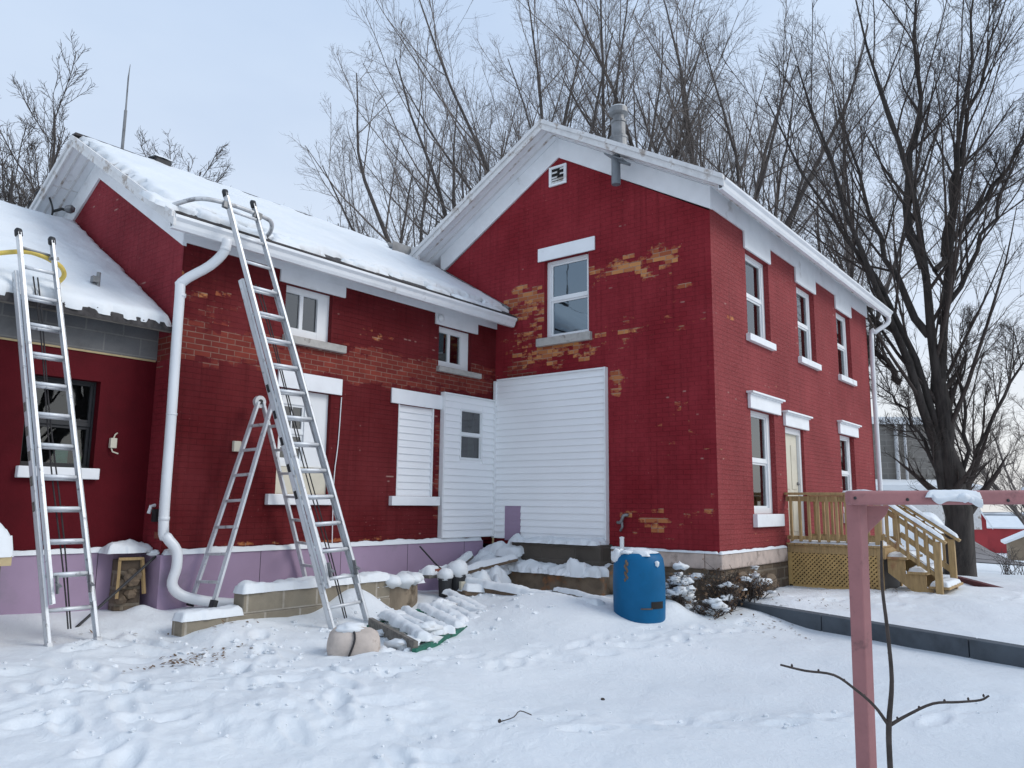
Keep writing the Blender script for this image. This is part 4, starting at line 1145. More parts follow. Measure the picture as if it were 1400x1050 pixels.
def ext_ladder(label, b, t, fly0, base1, group, seed=0, tip='black'):
    (bl, br), (tl, tr) = b, t
    root = thing('extension_ladder', label, 'ladder', tuple((V(*bl) + V(*br)) / 2), group)
    bl, br, tl, tr = V(*bl), V(*br), V(*tl), V(*tr)
    sd = (br - bl) / np.linalg.norm(br - bl)
    ladder_section(root, bl - sd * .035, br + sd * .035, tl - sd * .035, tr + sd * .035, .075, 0, 0, base1, .30)
    ax, sd, fw, L = ladder_section(root, bl, br, tl, tr, .065, .078, fly0, 1.0, .30)
    for a, s_ in ((tl, sd), (tr, -sd)):
        p = a + fw * .11 + s_ * .015
        m = M(); m.tube([p - ax * .03, p + ax * .03, p + ax * .045 + V(0, .02, 0)], [.036, .036, .02], 10); m.build('end_cap', tip, root, smooth=True)
    for a in (bl - sd * .02, br + sd * .02):
        p = a + fw * .04
        m = M(); m.beam(p + ax * .02, p - ax * .07, .05, .09, tuple(fw)); m.build('foot', 'alum_old', root, bevel=.005)
    for a, s_ in ((bl, sd), (br, -sd)):
        m = M()
        p = a + (tl - bl) * (fly0 + .02) + fw * .15 + s_ * .05
        m.beam(p, p + ax * .16 + fw * .02, .012, .05, tuple(fw)); m.beam(p + ax * .10, p + ax * .10 + fw * .07 - ax * .05, .012, .03, tuple(sd))
        m.build('rung_lock', 'greymetal', root)
    m = M()
    for k, f in enumerate((.44, .53)):
        a = bl + (br - bl) * f; c = tl + (tr - tl) * f
        top = a + (c - a) * min(base1, .9) + fw * .02
        bot = a + (c - a) * .03 + fw * .02
        pts = [top + (bot - top) * s_ + V(.012 * math.sin(s_ * 9 + k), -.015 * math.sin(s_ * 5), 0) for s_ in np.linspace(0, 1, 14)]
        m.tube(pts, .007, 6)
    m.build('rope', 'rope', root)
    m = M()
    for z in (.30, .36, .42, .48, .54):
        p = bl - sd * .037 + (tl - bl) * z + fw * .035
        m.beam(p, p + ax * .09, .003, .045, tuple(fw))
    m.build('warning_sticker', 'wood_grey' if seed else 'black', root)
    return root, ax, sd, fw


lad1, ax, sd, fw = ext_ladder('aluminium extension ladder with yellow stabilizer leaning on the low snowy roof', ((-7.0, 3.24, .33), (-6.62, 3.24, .33)), ((-7.33, 4.20, 4.22), (-6.99, 4.20, 4.22)), .085, .90, 'extension ladders leaning on the house', 1)
m = M(); m.tube([(-7.65, 4.22, 3.93), (-7.42, 4.18, 4.03), (-7.21, 4.14, 4.09), (-7.07, 4.13, 4.08), (-6.98, 4.13, 4.055), (-6.87, 4.16, 4.02), (-6.81, 4.22, 3.95), (-6.84, 4.30, 3.87)], .024, 10, smooth=4); m.build('stabilizer', 'yellow', lad1, smooth=True)
m = M(); m.tube([(-7.3, 4.12, 4.12), (-6.97, 4.12, 4.10)], .014, 8); m.beam((-7.02, 4.08, 4.05), (-6.93, 4.08, 4.08), .02, .03); m.build('clamp', 'greymetal', lad1)
lad2, ax, sd, fw = ext_ladder('tall aluminium extension ladder with grey stabilizer leaning on the wing gutter', ((-4.45, 2.47, .19), (-4.00, 2.47, .22)), ((-5.55, 3.47, 5.04), (-5.16, 3.47, 5.03)), .10, .80, 'extension ladders leaning on the house')
m = M(); m.tube([(-6.0, 3.72, 4.84), (-5.95, 3.62, 4.88), (-5.78, 3.45, 4.95), (-5.46, 3.36, 4.96), (-5.03, 3.36, 4.94), (-4.86, 3.45, 4.93), (-4.77, 3.62, 4.87), (-4.80, 3.74, 4.82)], .026, 10, smooth=4); m.build('stabilizer', 'alum_old', lad2, smooth=True)
m = M()
for x in (-5.52, -5.13): m.beam((x - .05, 3.34, 4.93), (x + .05, 3.34, 4.92), .05, .07)
m.build('clamp', 'greymetal', lad2)

# folding ladder standing as an A
fold = thing('folding_ladder', 'grey hinged folding ladder standing open behind the tall extension ladder', 'ladder', (-4.6, 3.55, .5))
AP = [(-4.72, 3.42, 2.80), (-4.72, 3.72, 2.80)]
def leg(p_top, p_bot):
    return (V(*p_top), V(*p_bot))
LL = [leg(AP[0], (-5.39, 3.30, .53)), leg(AP[1], (-5.36, 3.80, .50))]
RL = [leg((-4.66, 3.42, 2.80), (-3.84, 3.30, .60)), leg((-4.66, 3.72, 2.80), (-3.83, 3.80, .62))]
for pair in (LL, RL):
    for a, b in pair:
        m = M(); m.beam(a, b, .028, .068, (0, 1, 0)); m.build('rail', 'alum', fold, bevel=.004)
        c = b + (a - b) * .02
        m = M(); m.beam(c, b - (a - b) / np.linalg.norm(a - b) * .03, .045, .085, (0, 1, 0)); m.build('foot', 'black', fold)
    for k in range(7):
        t = .10 + k * .128
        a = pair[0][1] + (pair[0][0] - pair[0][1]) * t; b = pair[1][1] + (pair[1][0] - pair[1][1]) * t
        m = M(); m.beam(a, b, .05, .03); m.build('rung', 'alum_old', fold, bevel=.004)
    m = M()
    for (a, b) in pair:
        for k in range(6):
            c = b + (a - b) * (.16 + k * .128) + V(0, -.016, 0)
            m.beam(c, c + V(0, -.006, 0), .018, .018, (1, 0, 0))
    m.build('rivet', 'black', fold)
for y in (3.40, 3.74):
    m = M(); m.tube([(-4.69, y - .025, 2.80), (-4.69, y + .025, 2.80)], .075, 18); m.build('hinge', 'alum_old', fold)
    m = M(); m.tube([(-4.69, y - .035, 2.80), (-4.69, y + .035, 2.80)], .03, 10); m.build('hinge_lock', 'black', fold)

# ------------------------------------------------------------------ concrete block wall
bw = thing('concrete_block_wall', 'low stepped tan concrete block wall capped with snow', 'wall', (-4.5, 3.1, .2))
m = M(); m.box(-5.89, -3.0, 3.0, 3.2, 0.0, .44); m.box(-5.22, -3.1, 3.003, 3.197, .44, .655)
m.build('block_course', 'block_tan', bw, bevel=.012)
m = M()
m.snow((-5.90, 2.985, .44), (.69, 0, 0), (0, .22, 0), .085, 131, res=.022, edge=.06, rough=.35, jag=.02)
m.snow((-5.24, 2.985, .655), (2.1, 0, 0), (0, .22, 0), .09, 132, res=.022, edge=.06, rough=.55, jag=.025)
m.build('snow_cap', 'snow', bw, smooth=True)
# curved concrete well
well = thing('concrete_well', 'round rough concrete well ring beside the stepped block wall', 'well ring', (-2.95, 3.4, .2))
m = M(); prof = [(.50, -.2), (.505, .2), (.50, .45), (.42, .46), (.41, .2), (.40, -.2)]
m.lathe(prof, (-2.93, 3.45, .15), 40, False)
m.build('ring', 'concrete', well, smooth=False, bevel=.015)
m = M()
for k in range(9):
    a = PI + k * PI / 8
    m.blob((-2.93 + .46 * math.cos(a), 3.45 + .46 * math.sin(a), .63), random.uniform(.10, .15), 140 + k, (1.1, 1.1, .65), 14)
m.snow((-3.35, 3.0, .58), (.85, 0, 0), (0, .9, 0), .08, 150, edge=.2, rough=.5)
m.build('snow_cap', 'snow', well, smooth=True)

# buckets with snow domes
for (x, y, r, h, lab) in ((-2.13, 3.02, .10, .26, 'small dark bucket with snow dome beside the concrete well'), (-1.86, 3.05, .14, .30, 'larger dark bucket with white paper tag and tall snow dome')):
    z = ground_z(x, y) - .02
    bk = thing('bucket', lab, 'bucket', (x, y, z), 'snow filled buckets by the well')
    m = M(); m.lathe([(r * .8, 0), (r * .95, h * .95), (r, h * .96), (r, h), (r * .9, h), (r * .88, h * .9)], (x, y, z), 18, True); m.build('body', 'black', bk, smooth=False)
    m = M(); m.blob((x, y, z + h + r * .35), r * 1.1, 160 + int(r * 100), (1, 1, .95), 18, .15); m.build('snow_cap', 'snow', bk, smooth=True)
    if r > .12:
        m = M(); m.box(x - .075, x + .01, y - r - .012, y - r * .78, z + .10, z + .21); m.build('tag', 'cream', bk)
m = M(); m.box(-2.3, -1.55, 3.16, 3.34, .60, .645); pk = m
tag(pk.build('board', 'wood_grey', None, bevel=.004), 'flat grey board lying on the well behind the buckets', 'board')
m = M(); m.box(-2.16, -2.0, 3.18, 3.28, .647, .72); tag(m.build('brick', 'rust', None, bevel=.006), 'single red brick lying on the flat grey board', 'brick')
m = M(); m.snow((-2.32, 3.17, .649), (.75, 0, 0), (0, .2, 0), .10, 165, res=.025, edge=.08, rough=.8, jag=.05); tag(m.build('snow_heap', 'snow', None, smooth=True), 'ragged heap of snow on the flat grey board behind the buckets', 'snow', None, 'stuff')
m = M(); m.tube([(-2.40, 3.25, 1.03), (-2.11, 3.25, .80), (-2.0, 3.2, .70)], .011, 6); tag(m.build('iron_rod', 'wire', None), 'thin black rod sticking up from snow against the purple board', 'rod')
for k, (x, y, z, r) in enumerate(((-1.5, 3.25, .55, .16), (-1.25, 3.3, .5, .15), (-1.0, 3.25, .45, .17), (-1.62, 2.95, .42, .16), (-.95, 3.05, .40, .14), (-.75, 3.5, .55, .22))):
    pass

# long snowy planks between the well and the barrel
def plank(name, label, p, q, w, h, mat, snow_h, seed, group=None):
    p = V(*p); q = V(*q); d = q - p; L = np.linalg.norm(d); d /= L; a = np.cross(d, V(0, 0, 1)); a /= np.linalg.norm(a)
    t = thing(name, label, name.split('_')[-1], tuple((p + q) / 2), group)
    m = M(); m.beam(p, q, w, h); m.build('board', mat, t, bevel=.004)
    m = M(); m.snow(p - a * w * .55 + V(0, 0, h / 2), d * L, a * w * 1.1, snow_h, seed, res=.025, edge=.07, rough=.35, jag=.02); m.build('snow_cap', 'snow', t, smooth=True)
    return t


plank('snowy_plank', 'long brown plank under thick snow sloping towards the blue barrel', (-1.75, 3.15, .50), (-1.75, .75, .34), .20, .07, 'wood_brown', .08, 171)
plank('snowy_plank', 'narrow grey green board behind the long snowy plank by the barrel', (-.85, 2.1, .40), (-1.15, .8, .33), .12, .05, 'wood_grey', .05, 172)
plank('snowy_plank', 'short brown plank end poking from the snow right of the buckets', (-2.05, 2.75, .43), (-1.35, 2.35, .36), .14, .06, 'wood_brown', .09, 173)

for k, (p, q, w, mt, lab) in enumerate((
        ((-1.55, 3.35, .60), (-.55, 3.05, .78), .13, 'wood_brown', 'brown board end jutting from the snow heap below the siding corner'),
        ((-1.75, 3.45, .56), (-.80, 3.75, .80), .12, 'wood_grey', 'grey board leaning in the snow heap against the purple foam'),
        ((-1.95, 2.95, .40), (-1.15, 3.15, .52), .15, 'wood_brown', 'dark board lying low between the buckets and the snow heap'),
        ((-1.50, 2.60, .44), (-.70, 3.35, .60), .10, 'wood_grey', 'thin grey board crossing under the snow heap'))):
    plank('loose_board', lab, p, q, w, .05, mt, .07, 400 + k, 'loose boards in the snow heap')
for k, (x, y, r) in enumerate(((-1.35, 3.2, .16), (-1.05, 3.05, .2), (-1.55, 2.85, .13), (-.85, 3.4, .2))):
    m = M(); z = ground_z(x, y); m.snow((x - r, y - r, z - .02), (2 * r, 0, .05), (0, 2 * r, .08), .16 + r * .5, 420 + k, res=.022, edge=r * .9, rough=.8, jag=.03, freq=3)
    tag(m.build('snow_heap', 'snow', None, smooth=True), 'ragged lumps of snow over the loose boards by the foundation', 'snow', None, 'stuff')

# fallen slatted fence panel, green edges, every slat carrying snow
fp = thing('slatted_panel', 'fallen green edged slatted panel half buried in snow beside the log', 'panel', (-3.2, 1.9, .2))
A_ = V(-4.58, 1.10, .19); B_ = V(-2.0, 2.08, .23); C_ = V(-1.75, 3.05, .32); D_ = V(-4.12, 2.28, .22)
m = M(); m.beam(A_, A_ + (B_ - A_) * .62, .05, .09); m.build('edge_rail', 'green', fp, bevel=.004)
m = M(); m.beam(D_ + V(0, 0, .03), C_, .05, .07); m.build('edge_rail', 'green', fp, bevel=.004)
for k in range(10):
    t = (k + .12 + .22 * math.sin(k * 3.7)) / 9.6
    t1 = t + .03 * math.sin(k * 2.3)
    a = A_ + (B_ - A_) * t + V(0, 0, .055 - .05 * t); b = D_ + (C_ - D_) * t1 + V(0, 0, .085 + .03 * math.sin(k * 1.7))
    if k: b = a + (b - a) * (.72 + .34 * ((k * .618) % 1)); a = a + (b - a) * .05 * (k % 3)
    if k == 0:
        m = M(); m.beam(a, b, .05, .11); m.build('slat', 'wood_grey', fp, bevel=.004)
        continue
    m = M(); m.beam(a, b, .09, .022); sl = m.build('slat', 'green' if k in (1, 2, 4, 5) else 'wood_grey', fp)
    d = b - a; L = np.linalg.norm(d); d /= L; n_ = np.cross(d, V(0, 0, 1))
    m = M(); m.snow(a - n_ * .075 + V(0, 0, .012) - d * .02, d * (L + .04), n_ * .17, .055 + .02 * (k % 2), 180 + k, res=.02, edge=.085, rough=.35, jag=.05, freq=2.0); m.build('slat_snow', 'snow', sl, smooth=True)
m = M()
rs = random.Random(5)
for k in range(16):
    s_, t = rs.random(), rs.random()
    p = (A_ * (1 - s_) + B_ * s_) * (1 - t) + (D_ * (1 - s_) + C_ * s_) * t
    m.blob(p + V(0, 0, rs.uniform(.02, .10)), rs.uniform(.03, .12), 200 + k, (1.5, 1.2, .55), 16, .6)
for k in range(26):
    p = A_ + V(-.15, .1, -.06) + V(rs.uniform(-.3, 1.6), rs.uniform(-.25, .35), 0)
    m.blob(p, rs.uniform(.02, .07), 260 + k, (1.4, 1.2, .6), 14, .6)
m.build('snow_clump', 'snow', fp, smooth=True)

# log with rope
lg = thing('log', 'short tan log bound with dark cord lying before the tall ladder', 'log', (-4.95, 1.5, .15))
c0 = V(-4.97, 1.52, .265); ax_ = V(.75, -.55, -.06); ax_ /= np.linalg.norm(ax_)
m = M()
pr = [(-.25, .04), (-.235, .13), (-.19, .185), (-.08, .20), (.04, .205), (.15, .195), (.215, .16), (.24, .10), (.25, .03)]
a1 = np.cross(ax_, V(0, 0, 1)); a1 /= np.linalg.norm(a1); b1 = np.cross(a1, ax_)
vs = []; nn = 22
for i, (t, r) in enumerate(pr):
    for j in range(nn):
        th = 2 * PI * j / nn
        rr_ = .88 * r * (1 + .20 * float(perlin(math.cos(th) * 1.5 + 3, math.sin(th) * 1.5 + t * 4, 9)))
        vs.append(c0 + ax_ * t + (a1 * math.cos(th) + b1 * math.sin(th)) * rr_)
fs = [(i * nn + j, i * nn + (j + 1) % nn, (i + 1) * nn + (j + 1) % nn, (i + 1) * nn + j) for i in range(len(pr) - 1) for j in range(nn)] + [tuple(range(nn)), tuple((len(pr) - 1) * nn + j for j in range(nn))]
m.add(vs, fs); m.build('wood', 'log', lg, smooth=True)
m = M(); m.tube([c0 + ax_ * -.03 + (a1 * math.cos(t) + b1 * math.sin(t)) * .19 + ax_ * .02 * math.sin(3 * t) for t in np.linspace(-.6, 3.6, 20)], .011, 6); m.build('cord', 'rope', lg)
m = M(); m.blob(c0 + V(-.03, .02, .165), .14, 300, (1.2, .9, .32), 16, .3); m.blob(c0 + V(.2, -.2, -.12), .13, 301, (1.1, 1, .8), 14, .3); m.build('snow_cap', 'snow', lg, smooth=True)

# ------------------------------------------------------------------ blue barrel and neighbours
bx, by = -1.60, .33; bz = ground_z(bx, by) - .12
bar = thing('blue_barrel', 'blue plastic barrel standing in snow at the corner of the house', 'barrel', (bx, by, bz))
m = M(); m.lathe([(.26, 0), (.295, .03), (.305, .10), (.31, .3), (.312, .46), (.31, .58), (.303, .72), (.29, .80), (.26, .85), (.24, .865), (.24, .84), (.05, .84)], (bx, by, bz), 40)
body = m.build('body', 'barrel', bar, smooth=True)
def on_barrel(a0, a1, z0, z1, rr=.3145, k=8):
    mm = M(); vs = []
    for z in np.linspace(z0, z1, 3):
        for a in np.linspace(a0, a1, k):
            vs.append((bx + rr * math.cos(a), by + rr * math.sin(a), bz + z))
    mm.add(vs, [(i * k + j, i * k + j + 1, (i + 1) * k + j + 1, (i + 1) * k + j) for i in range(2) for j in range(k - 1)])
    return mm
ac = math.atan2(CAM[1] - by, CAM[0] - bx)
on_barrel(ac + .45, ac + 1.05, .24, .32).build('slot', 'dark', body)
on_barrel(ac + .05, ac + .5, .235, .25).build('scratch', 'wood_brown', body)
m = M()
for k in range(9):
    a = ac - .50 + .05 * math.sin(k * 2.1); z = .77 - k * .026
    m.blob((bx + .306 * math.cos(a), by + .306 * math.sin(a), bz + z), .016, k, (1, 1, 1.5), 8)
m.build('rust_stain', 'wood_brown', body)
m = M(); a = ac + .78; m.blob((bx + .30 * math.cos(a), by + .30 * math.sin(a), bz + .75), .036, 9, (.8, .8, 1), 12, .3); m.build('snow_spot', 'snow', body, smooth=True)
m = M(); m.snow((bx - .22, by - .22, bz + .842), (.44, 0, 0), (0, .44, 0), .055, 311, res=.02, edge=.1, rough=.9, jag=.05)
m.blob((bx + .25 * math.cos(ac - 1.25), by + .25 * math.sin(ac - 1.25), bz + .83), .085, 333, (1, 1, .9), 18, .5)
m.blob((bx + .22 * math.cos(ac - .7), by + .22 * math.sin(ac - .7), bz + .87), .05, 334, (1.4, 1.4, .5), 14, .6)
m.build('snow_cap', 'snow', bar, smooth=True)
# white pipe behind the barrel
m = M(); m.tube([(-.45, 1.24, .3), (-.45, 1.24, 1.16)], .03, 12); m.lathe([(.034, 0), (.034, .02), (.0, .03)], (-.45, 1.24, 1.15), 12); tag(m.build('white_pipe', 'vinylwin', None), 'white plastic pipe standing upright behind the blue barrel', 'pipe')


def shrub(name, label, c, n, h, spread, seed, snow=0, mat='twig', group=None, leaf=0):
    rs = random.Random(seed)
    z = ground_z(c[0], c[1]) - .03
    t = thing(name, label, 'shrub', (c[0], c[1], z), group)
    m = M(); tips = []
    for k in range(n):
        a = rs.uniform(0, 2 * PI); s_ = rs.uniform(.2, 1) * spread; hh = h * rs.uniform(.45, 1)
        b = V(c[0] + rs.uniform(-.5, .5) * spread * .8, c[1] + rs.uniform(-.5, .5) * spread * .8, z)
        e = b + V(math.cos(a) * s_, math.sin(a) * s_, hh)
        mid = (b + e) / 2 + V(rs.uniform(-.05, .05), rs.uniform(-.05, .05), hh * .15)
        m.tube([b, mid, e], [.007, .005, .002], 4, False, smooth=3); tips += [mid, e, (mid + e) / 2]
        for q in range(4):
            f = rs.uniform(.3, .95); p = b + (e - b) * f + V(0, 0, hh * .06)
            d = p + V(rs.uniform(-1, 1), rs.uniform(-1, 1), rs.uniform(.2, 1)) * .14
            m.tube([p, d], [.004, .0015], 3, False); tips.append(d)
    m.build('stem', mat, t)
    if leaf:
        m = M()
        for k in range(leaf):
            p = rs.choice(tips) + V(rs.uniform(-.05, .05), rs.uniform(-.05, .05), rs.uniform(-.08, .03)); d = V(rs.uniform(-1, 1), rs.uniform(-1, 1), rs.uniform(-1, .4)); d /= np.linalg.norm(d)
            e = np.cross(d, V(rs.uniform(-1, 1), rs.uniform(-1, 1), rs.uniform(-1, 1))); e /= np.linalg.norm(e); s_ = rs.uniform(.012, .032)
            m.quad(p, p + d * s_ + e * s_ * .5, p + d * s_ * 2, p + d * s_ - e * s_ * .5)
        m.build('leaf', 'dry', t, recalc=False)['kind'] = 'stuff'
    if snow:
        m = M()
        for k in range(snow):
            p = rs.choice(tips); m.blob(p, rs.choice((.010, .014, .018, .024, .034, .05)), k + seed, (1.7, 1.7, .7), 12, .95)
        m.build('snow_clump', 'snow', t, smooth=True)
    return t


shrub('snowy_shrub', 'low dark shrub loaded with clumps of snow right of the barrel', (-.85, .18), 40, .44, .17, 5, 70, leaf=110)
shrub('dry_brush', 'dry brown weeds against the crumbling foundation corner', (-.15, -.10), 60, .55, .28, 6, 10, leaf=300)
shrub('dry_brush', 'sparse dry stalks with seed heads below the side window', (.45, -.22), 46, .36, .34, 8, 8, leaf=240)
shrub('dry_brush', 'low straw coloured weeds at the start of the slate grey edging', (-.62, -.12), 34, .22, .28, 9, 26, leaf=150)
m = M(); m.lathe([(.055, 0), (.06, .01), (.06, .16), (.05, .18), (.05, .19)], (.52, -.28, .52), 16); tag(m.build('metal_can', 'alum_old', None, smooth=False), 'pale metal can standing on stones by the house corner', 'can')
m = M(); m.tube([(.62, -.30, .60), (.86, -.34, .58)], .045, 12); tag(m.build('pipe_offcut', 'vinylwin', None), 'white pipe offcut lying on the stones below the stone band', 'pipe')

# slate edging between the yard and the porch lawn
ed = thing('garden_edging', 'slate grey timber edging running across the snowy yard', 'edging', (-.4, -1.7, .2))
pe = [E0 + _ed * s_ for s_ in (-.05, 1.6, 3.35, 5.1, 7.2)]
for k in range(4):
    p, q = pe[k], pe[k + 1]
    z0, z1 = (.215, .20, .18, .155, .12)[k:k + 2]
    o = _en * .025
    m = M(); m.beam((p[0] + o[0], p[1] + o[1], z0 + .005), (q[0] - _ed[0] * .012 + o[0], q[1] - _ed[1] * .012 + o[1], z1 + .005), .17, .26); m.build('timber', 'edging', ed, bevel=.008)
# red edging further back
rt = thing('red_edging', 'dark red timber edging lying in snow beyond the porch stairs', 'edging', (6, -2.2, .2))
m = M(); m.beam((7.6, -1.55, .24), (4.9, -2.95, .22), .12, .12); m.beam((4.9, -2.97, .22), (2.0, -4.5, .2), .12, .12); m.build('timber', 'edging_red', rt, bevel=.01)

# broken foundation corner on the left with stake, rod and rubble
hc = thing('broken_panel', 'small broken wooden frame over a rubble hole at the wing corner', 'frame', (-5.9, 4.05, .5))
m = M(); m.beam((-6.03, 4.10, .58), (-6.00, 4.16, 1.0), .03, .03); m.beam((-5.78, 4.02, .62), (-5.80, 4.08, 1.0), .03, .03); m.beam((-6.02, 4.15, .99), (-5.79, 4.07, .99), .03, .03); m.build('frame', 'wood_new', hc)
m = M(); m.hexa([(-6.02, 4.17, .45), (-5.79, 4.08, .45), (-5.79, 4.30, .45), (-6.02, 4.30, .45), (-6.01, 4.18, .98), (-5.80, 4.10, .98), (-5.80, 4.30, .98), (-6.01, 4.30, .98)]); m.build('hole', 'rubble', hc)
m = M()
for k in range(12): m.blob((-5.9 + random.uniform(-.12, .12), 4.10 + random.uniform(-.04, .05), .55 + random.uniform(0, .3)), random.uniform(.04, .08), 340 + k, (1, .8, .8), 8, .3)
m.build('rubble', 'lower_wall', hc)
m = M(); m.snow((-6.15, 4.10, 1.055), (.50, 0, 0), (0, .24, 0), .11, 360, res=.02, edge=.22, rough=.6, jag=.03); m.blob((-5.70, 4.02, 1.045), .07, 362, (1.3, .8, .5), 14, .6); m.build('snow_cap', 'snow', hc, smooth=True)
m = M(); m.tube([(-6.62, 3.70, .36), (-5.67, 4.0, 1.03)], .014, 8); tag(m.build('iron_rod', 'black', None), 'long dark iron rod leaning on the wing corner behind the left ladder', 'rod')
m = M(); m.box(-5.58, -5.545, 3.90, 3.93, .35, .75); tag(m.build('wood_stake', 'wood_pale', None, bevel=.003), 'pale wooden stake standing beside the bent downspout', 'stake')
# snowy box at the far left
m = M(); m.box(-7.95, -7.345, 3.30, 3.80, 1.04, 1.12); m.box(-7.9, -7.84, 3.35, 3.75, .3, 1.04); m.box(-7.46, -7.40, 3.35, 3.75, .3, 1.04)
bt = thing('snowy_table', 'small wooden table with a heap of snow left of the left ladder', 'table', (-7.6, 3.55, .4)); 
mm = M(); mm.box(-7.95, -7.345, 3.30, 3.80, 1.04, 1.12); mm.build('tabletop', 'wood_pale', bt)
for x in (-7.9, -7.46):
    for y in (3.34, 3.72):
        mm = M(); mm.box(x, x + .05, y, y + .05, .2, 1.04); mm.build('leg', 'wood_grey', bt)
mm = M(); mm.snow((-7.95, 3.29, 1.12), (.62, 0, 0), (0, .52, 0), .36, 371, res=.03, edge=.26, rough=.2); mm.build('snow_cap', 'snow', bt, smooth=True)

m = M(); rs = random.Random(77)
for k in range(420):
    fx, fy, a, d = rs.choice(_fp); x, y = fx + rs.gauss(0, .16), fy + rs.gauss(0, .16)
    if x > .2 or x < -9.3 or math.hypot(x - CAM[0], y - CAM[1]) < 2.2: continue
    m.blob((x, y, ground_z(x, y) + .003), rs.choice((.006, .008, .010, .014, .02)), k, (1.3, 1.1, .75), 6, .7)
for k in range(160):
    x, y = rs.uniform(-6.2, -1.5), rs.uniform(1.0, 2.9)
    m.blob((x, y, ground_z(x, y) + .003), rs.choice((.008, .012, .016, .024, .034)), k, (1.3, 1.1, .7), 7, .8)
tag(m.build('snow_crumbs', 'snow', None), 'loose crumbs of kicked up snow along the footprints', None, None, 'stuff')

# dead leaves in the trodden snow
m = M(); rs = random.Random(11)
for (cx, cy, n_, r) in ((-6.1, 2.25, 70, .20), (-6.35, 2.0, 40, .14), (-6.6, 2.1, 15, .12), (-6.3, 3.3, 14, .4), (-4.4, -.9, 1, .02), (-.3, -.7, 60, .45), (.8, -1.0, 40, .5), (2.4, -1.5, 30, .3), (-5.5, 2.85, 24, .25)):
    for k in range(n_):
        x, y = cx + rs.gauss(0, r), cy + rs.gauss(0, r * .6); z = ground_z(x, y) + rs.uniform(.0, .02)
        d = V(rs.uniform(-1, 1), rs.uniform(-1, 1), rs.uniform(-.3, .4)); d /= np.linalg.norm(d); e = np.cross(d, V(0, 0, 1)) * .5; s_ = rs.uniform(.012, .035)
        m.quad(V(x, y, z), V(x, y, z) + (d + e) * s_, V(x, y, z) + d * 2 * s_, V(x, y, z) + (d - e) * s_)
tag(m.build('dead_leaves', 'dry', None, recalc=False), 'scattered brown dead leaves on the trodden snow', None, None, 'stuff')
m = M(); z = ground_z(-5.55, -.85); m.tube([(-5.6, -.80, z + .005), (-5.52, -.86, z + .03), (-5.42, -.84, z + .05), (-5.36, -.90, z + .02)], .004, 5, smooth=3); m.blob((-5.6, -.8, z + .01), .015, 3, nn=6); tag(m.build('twig', 'twig', None), 'small curled twig lying on the smooth snow in front', 'twig')
m = M(); z = ground_z(-4.4, -.9); m.blob((-4.4, -.9, z + .006), .02, 4, (1, 1, .5), 8, .4); tag(m.build('leaf', 'twig', None), 'single dark leaf on the smooth snow in the middle', 'leaf')

# ------------------------------------------------------------------ pink frame and sapling in front
pf = thing('pink_frame', 'faded pink wooden clothesline frame standing in the snow in front', 'frame', (-6.02, -3.34, 0))
rt_ = V(.624, -.781, 0); c = V(-6.0, -3.37, 0); hd = V(.781, .624, 0)
m = M(); top = V(-6.02, -3.37, 1.69); bot = V(-5.80, -3.28, -.2)
m.beam(bot + (top - bot) * 0, top, .072, .072, tuple(rt_ * .8 + hd * .6)); m.build('post', 'pink', pf, bevel=.007)
m = M(); b0 = V(-6.02, -3.37, 1.662) - rt_ * .062; b1 = b0 + rt_ * 2.2 + V(0, 0, .03)
m.beam(b0 - hd * .045, b1 - hd * .045, .075, .068); m.build('beam', 'pink', pf, bevel=.014, seg=3)
m = M(); q = V(-6.0, -3.37, 1.628) + rt_ * .035
m.prism([q + hd * .01, q + rt_ * .13 + hd * .01, q + rt_ * .11 - V(0, 0, .045) + hd * .01, q + rt_ * .05 - V(0, 0, .10) + hd * .01, q - V(0, 0, .15) + hd * .01], hd * .05); m.build('gusset', 'pink', pf, bevel=.006)
m = M()
for s_ in (.02, .27, .75):
    p = b0 + rt_ * s_ - hd * .085 + V(0, 0, -.005 if s_ > .1 else .0); m.blob(p, .008, 3, (1, 1, 1), 8, 0)
m.build('nail', 'black', pf)
m = M(); p = b0 + rt_ * .36 - hd * .09 + V(0, 0, .012); m.snow(p - hd * .022, rt_ * .26, hd * .12, .032, 381, res=.01, edge=.05, rough=.35, jag=.02); m.snow(p - hd * .004 + rt_ * .01 - V(0, 0, .028), rt_ * .255, V(0, 0, .040), .02, 385, res=.007, edge=.02, rough=.5, jag=.035, N=tuple(-hd)); m.blob(p + rt_ * .18 + V(0, 0, -.005), .03, 382, (2.2, 1, .8), 14, .2); m.blob(p + rt_ * .21 + hd * -.004 + V(0, 0, -.012), .022, 384, (1.6, .8, .8), 12, .2)
p = b0 + rt_ * .86 - hd * .09 + V(0, 0, .03); m.snow(p, rt_ * .3, hd * .1, .05, 383, res=.015, edge=.05, rough=.35, jag=.02); m.build('snow_cap', 'snow', pf, smooth=True)

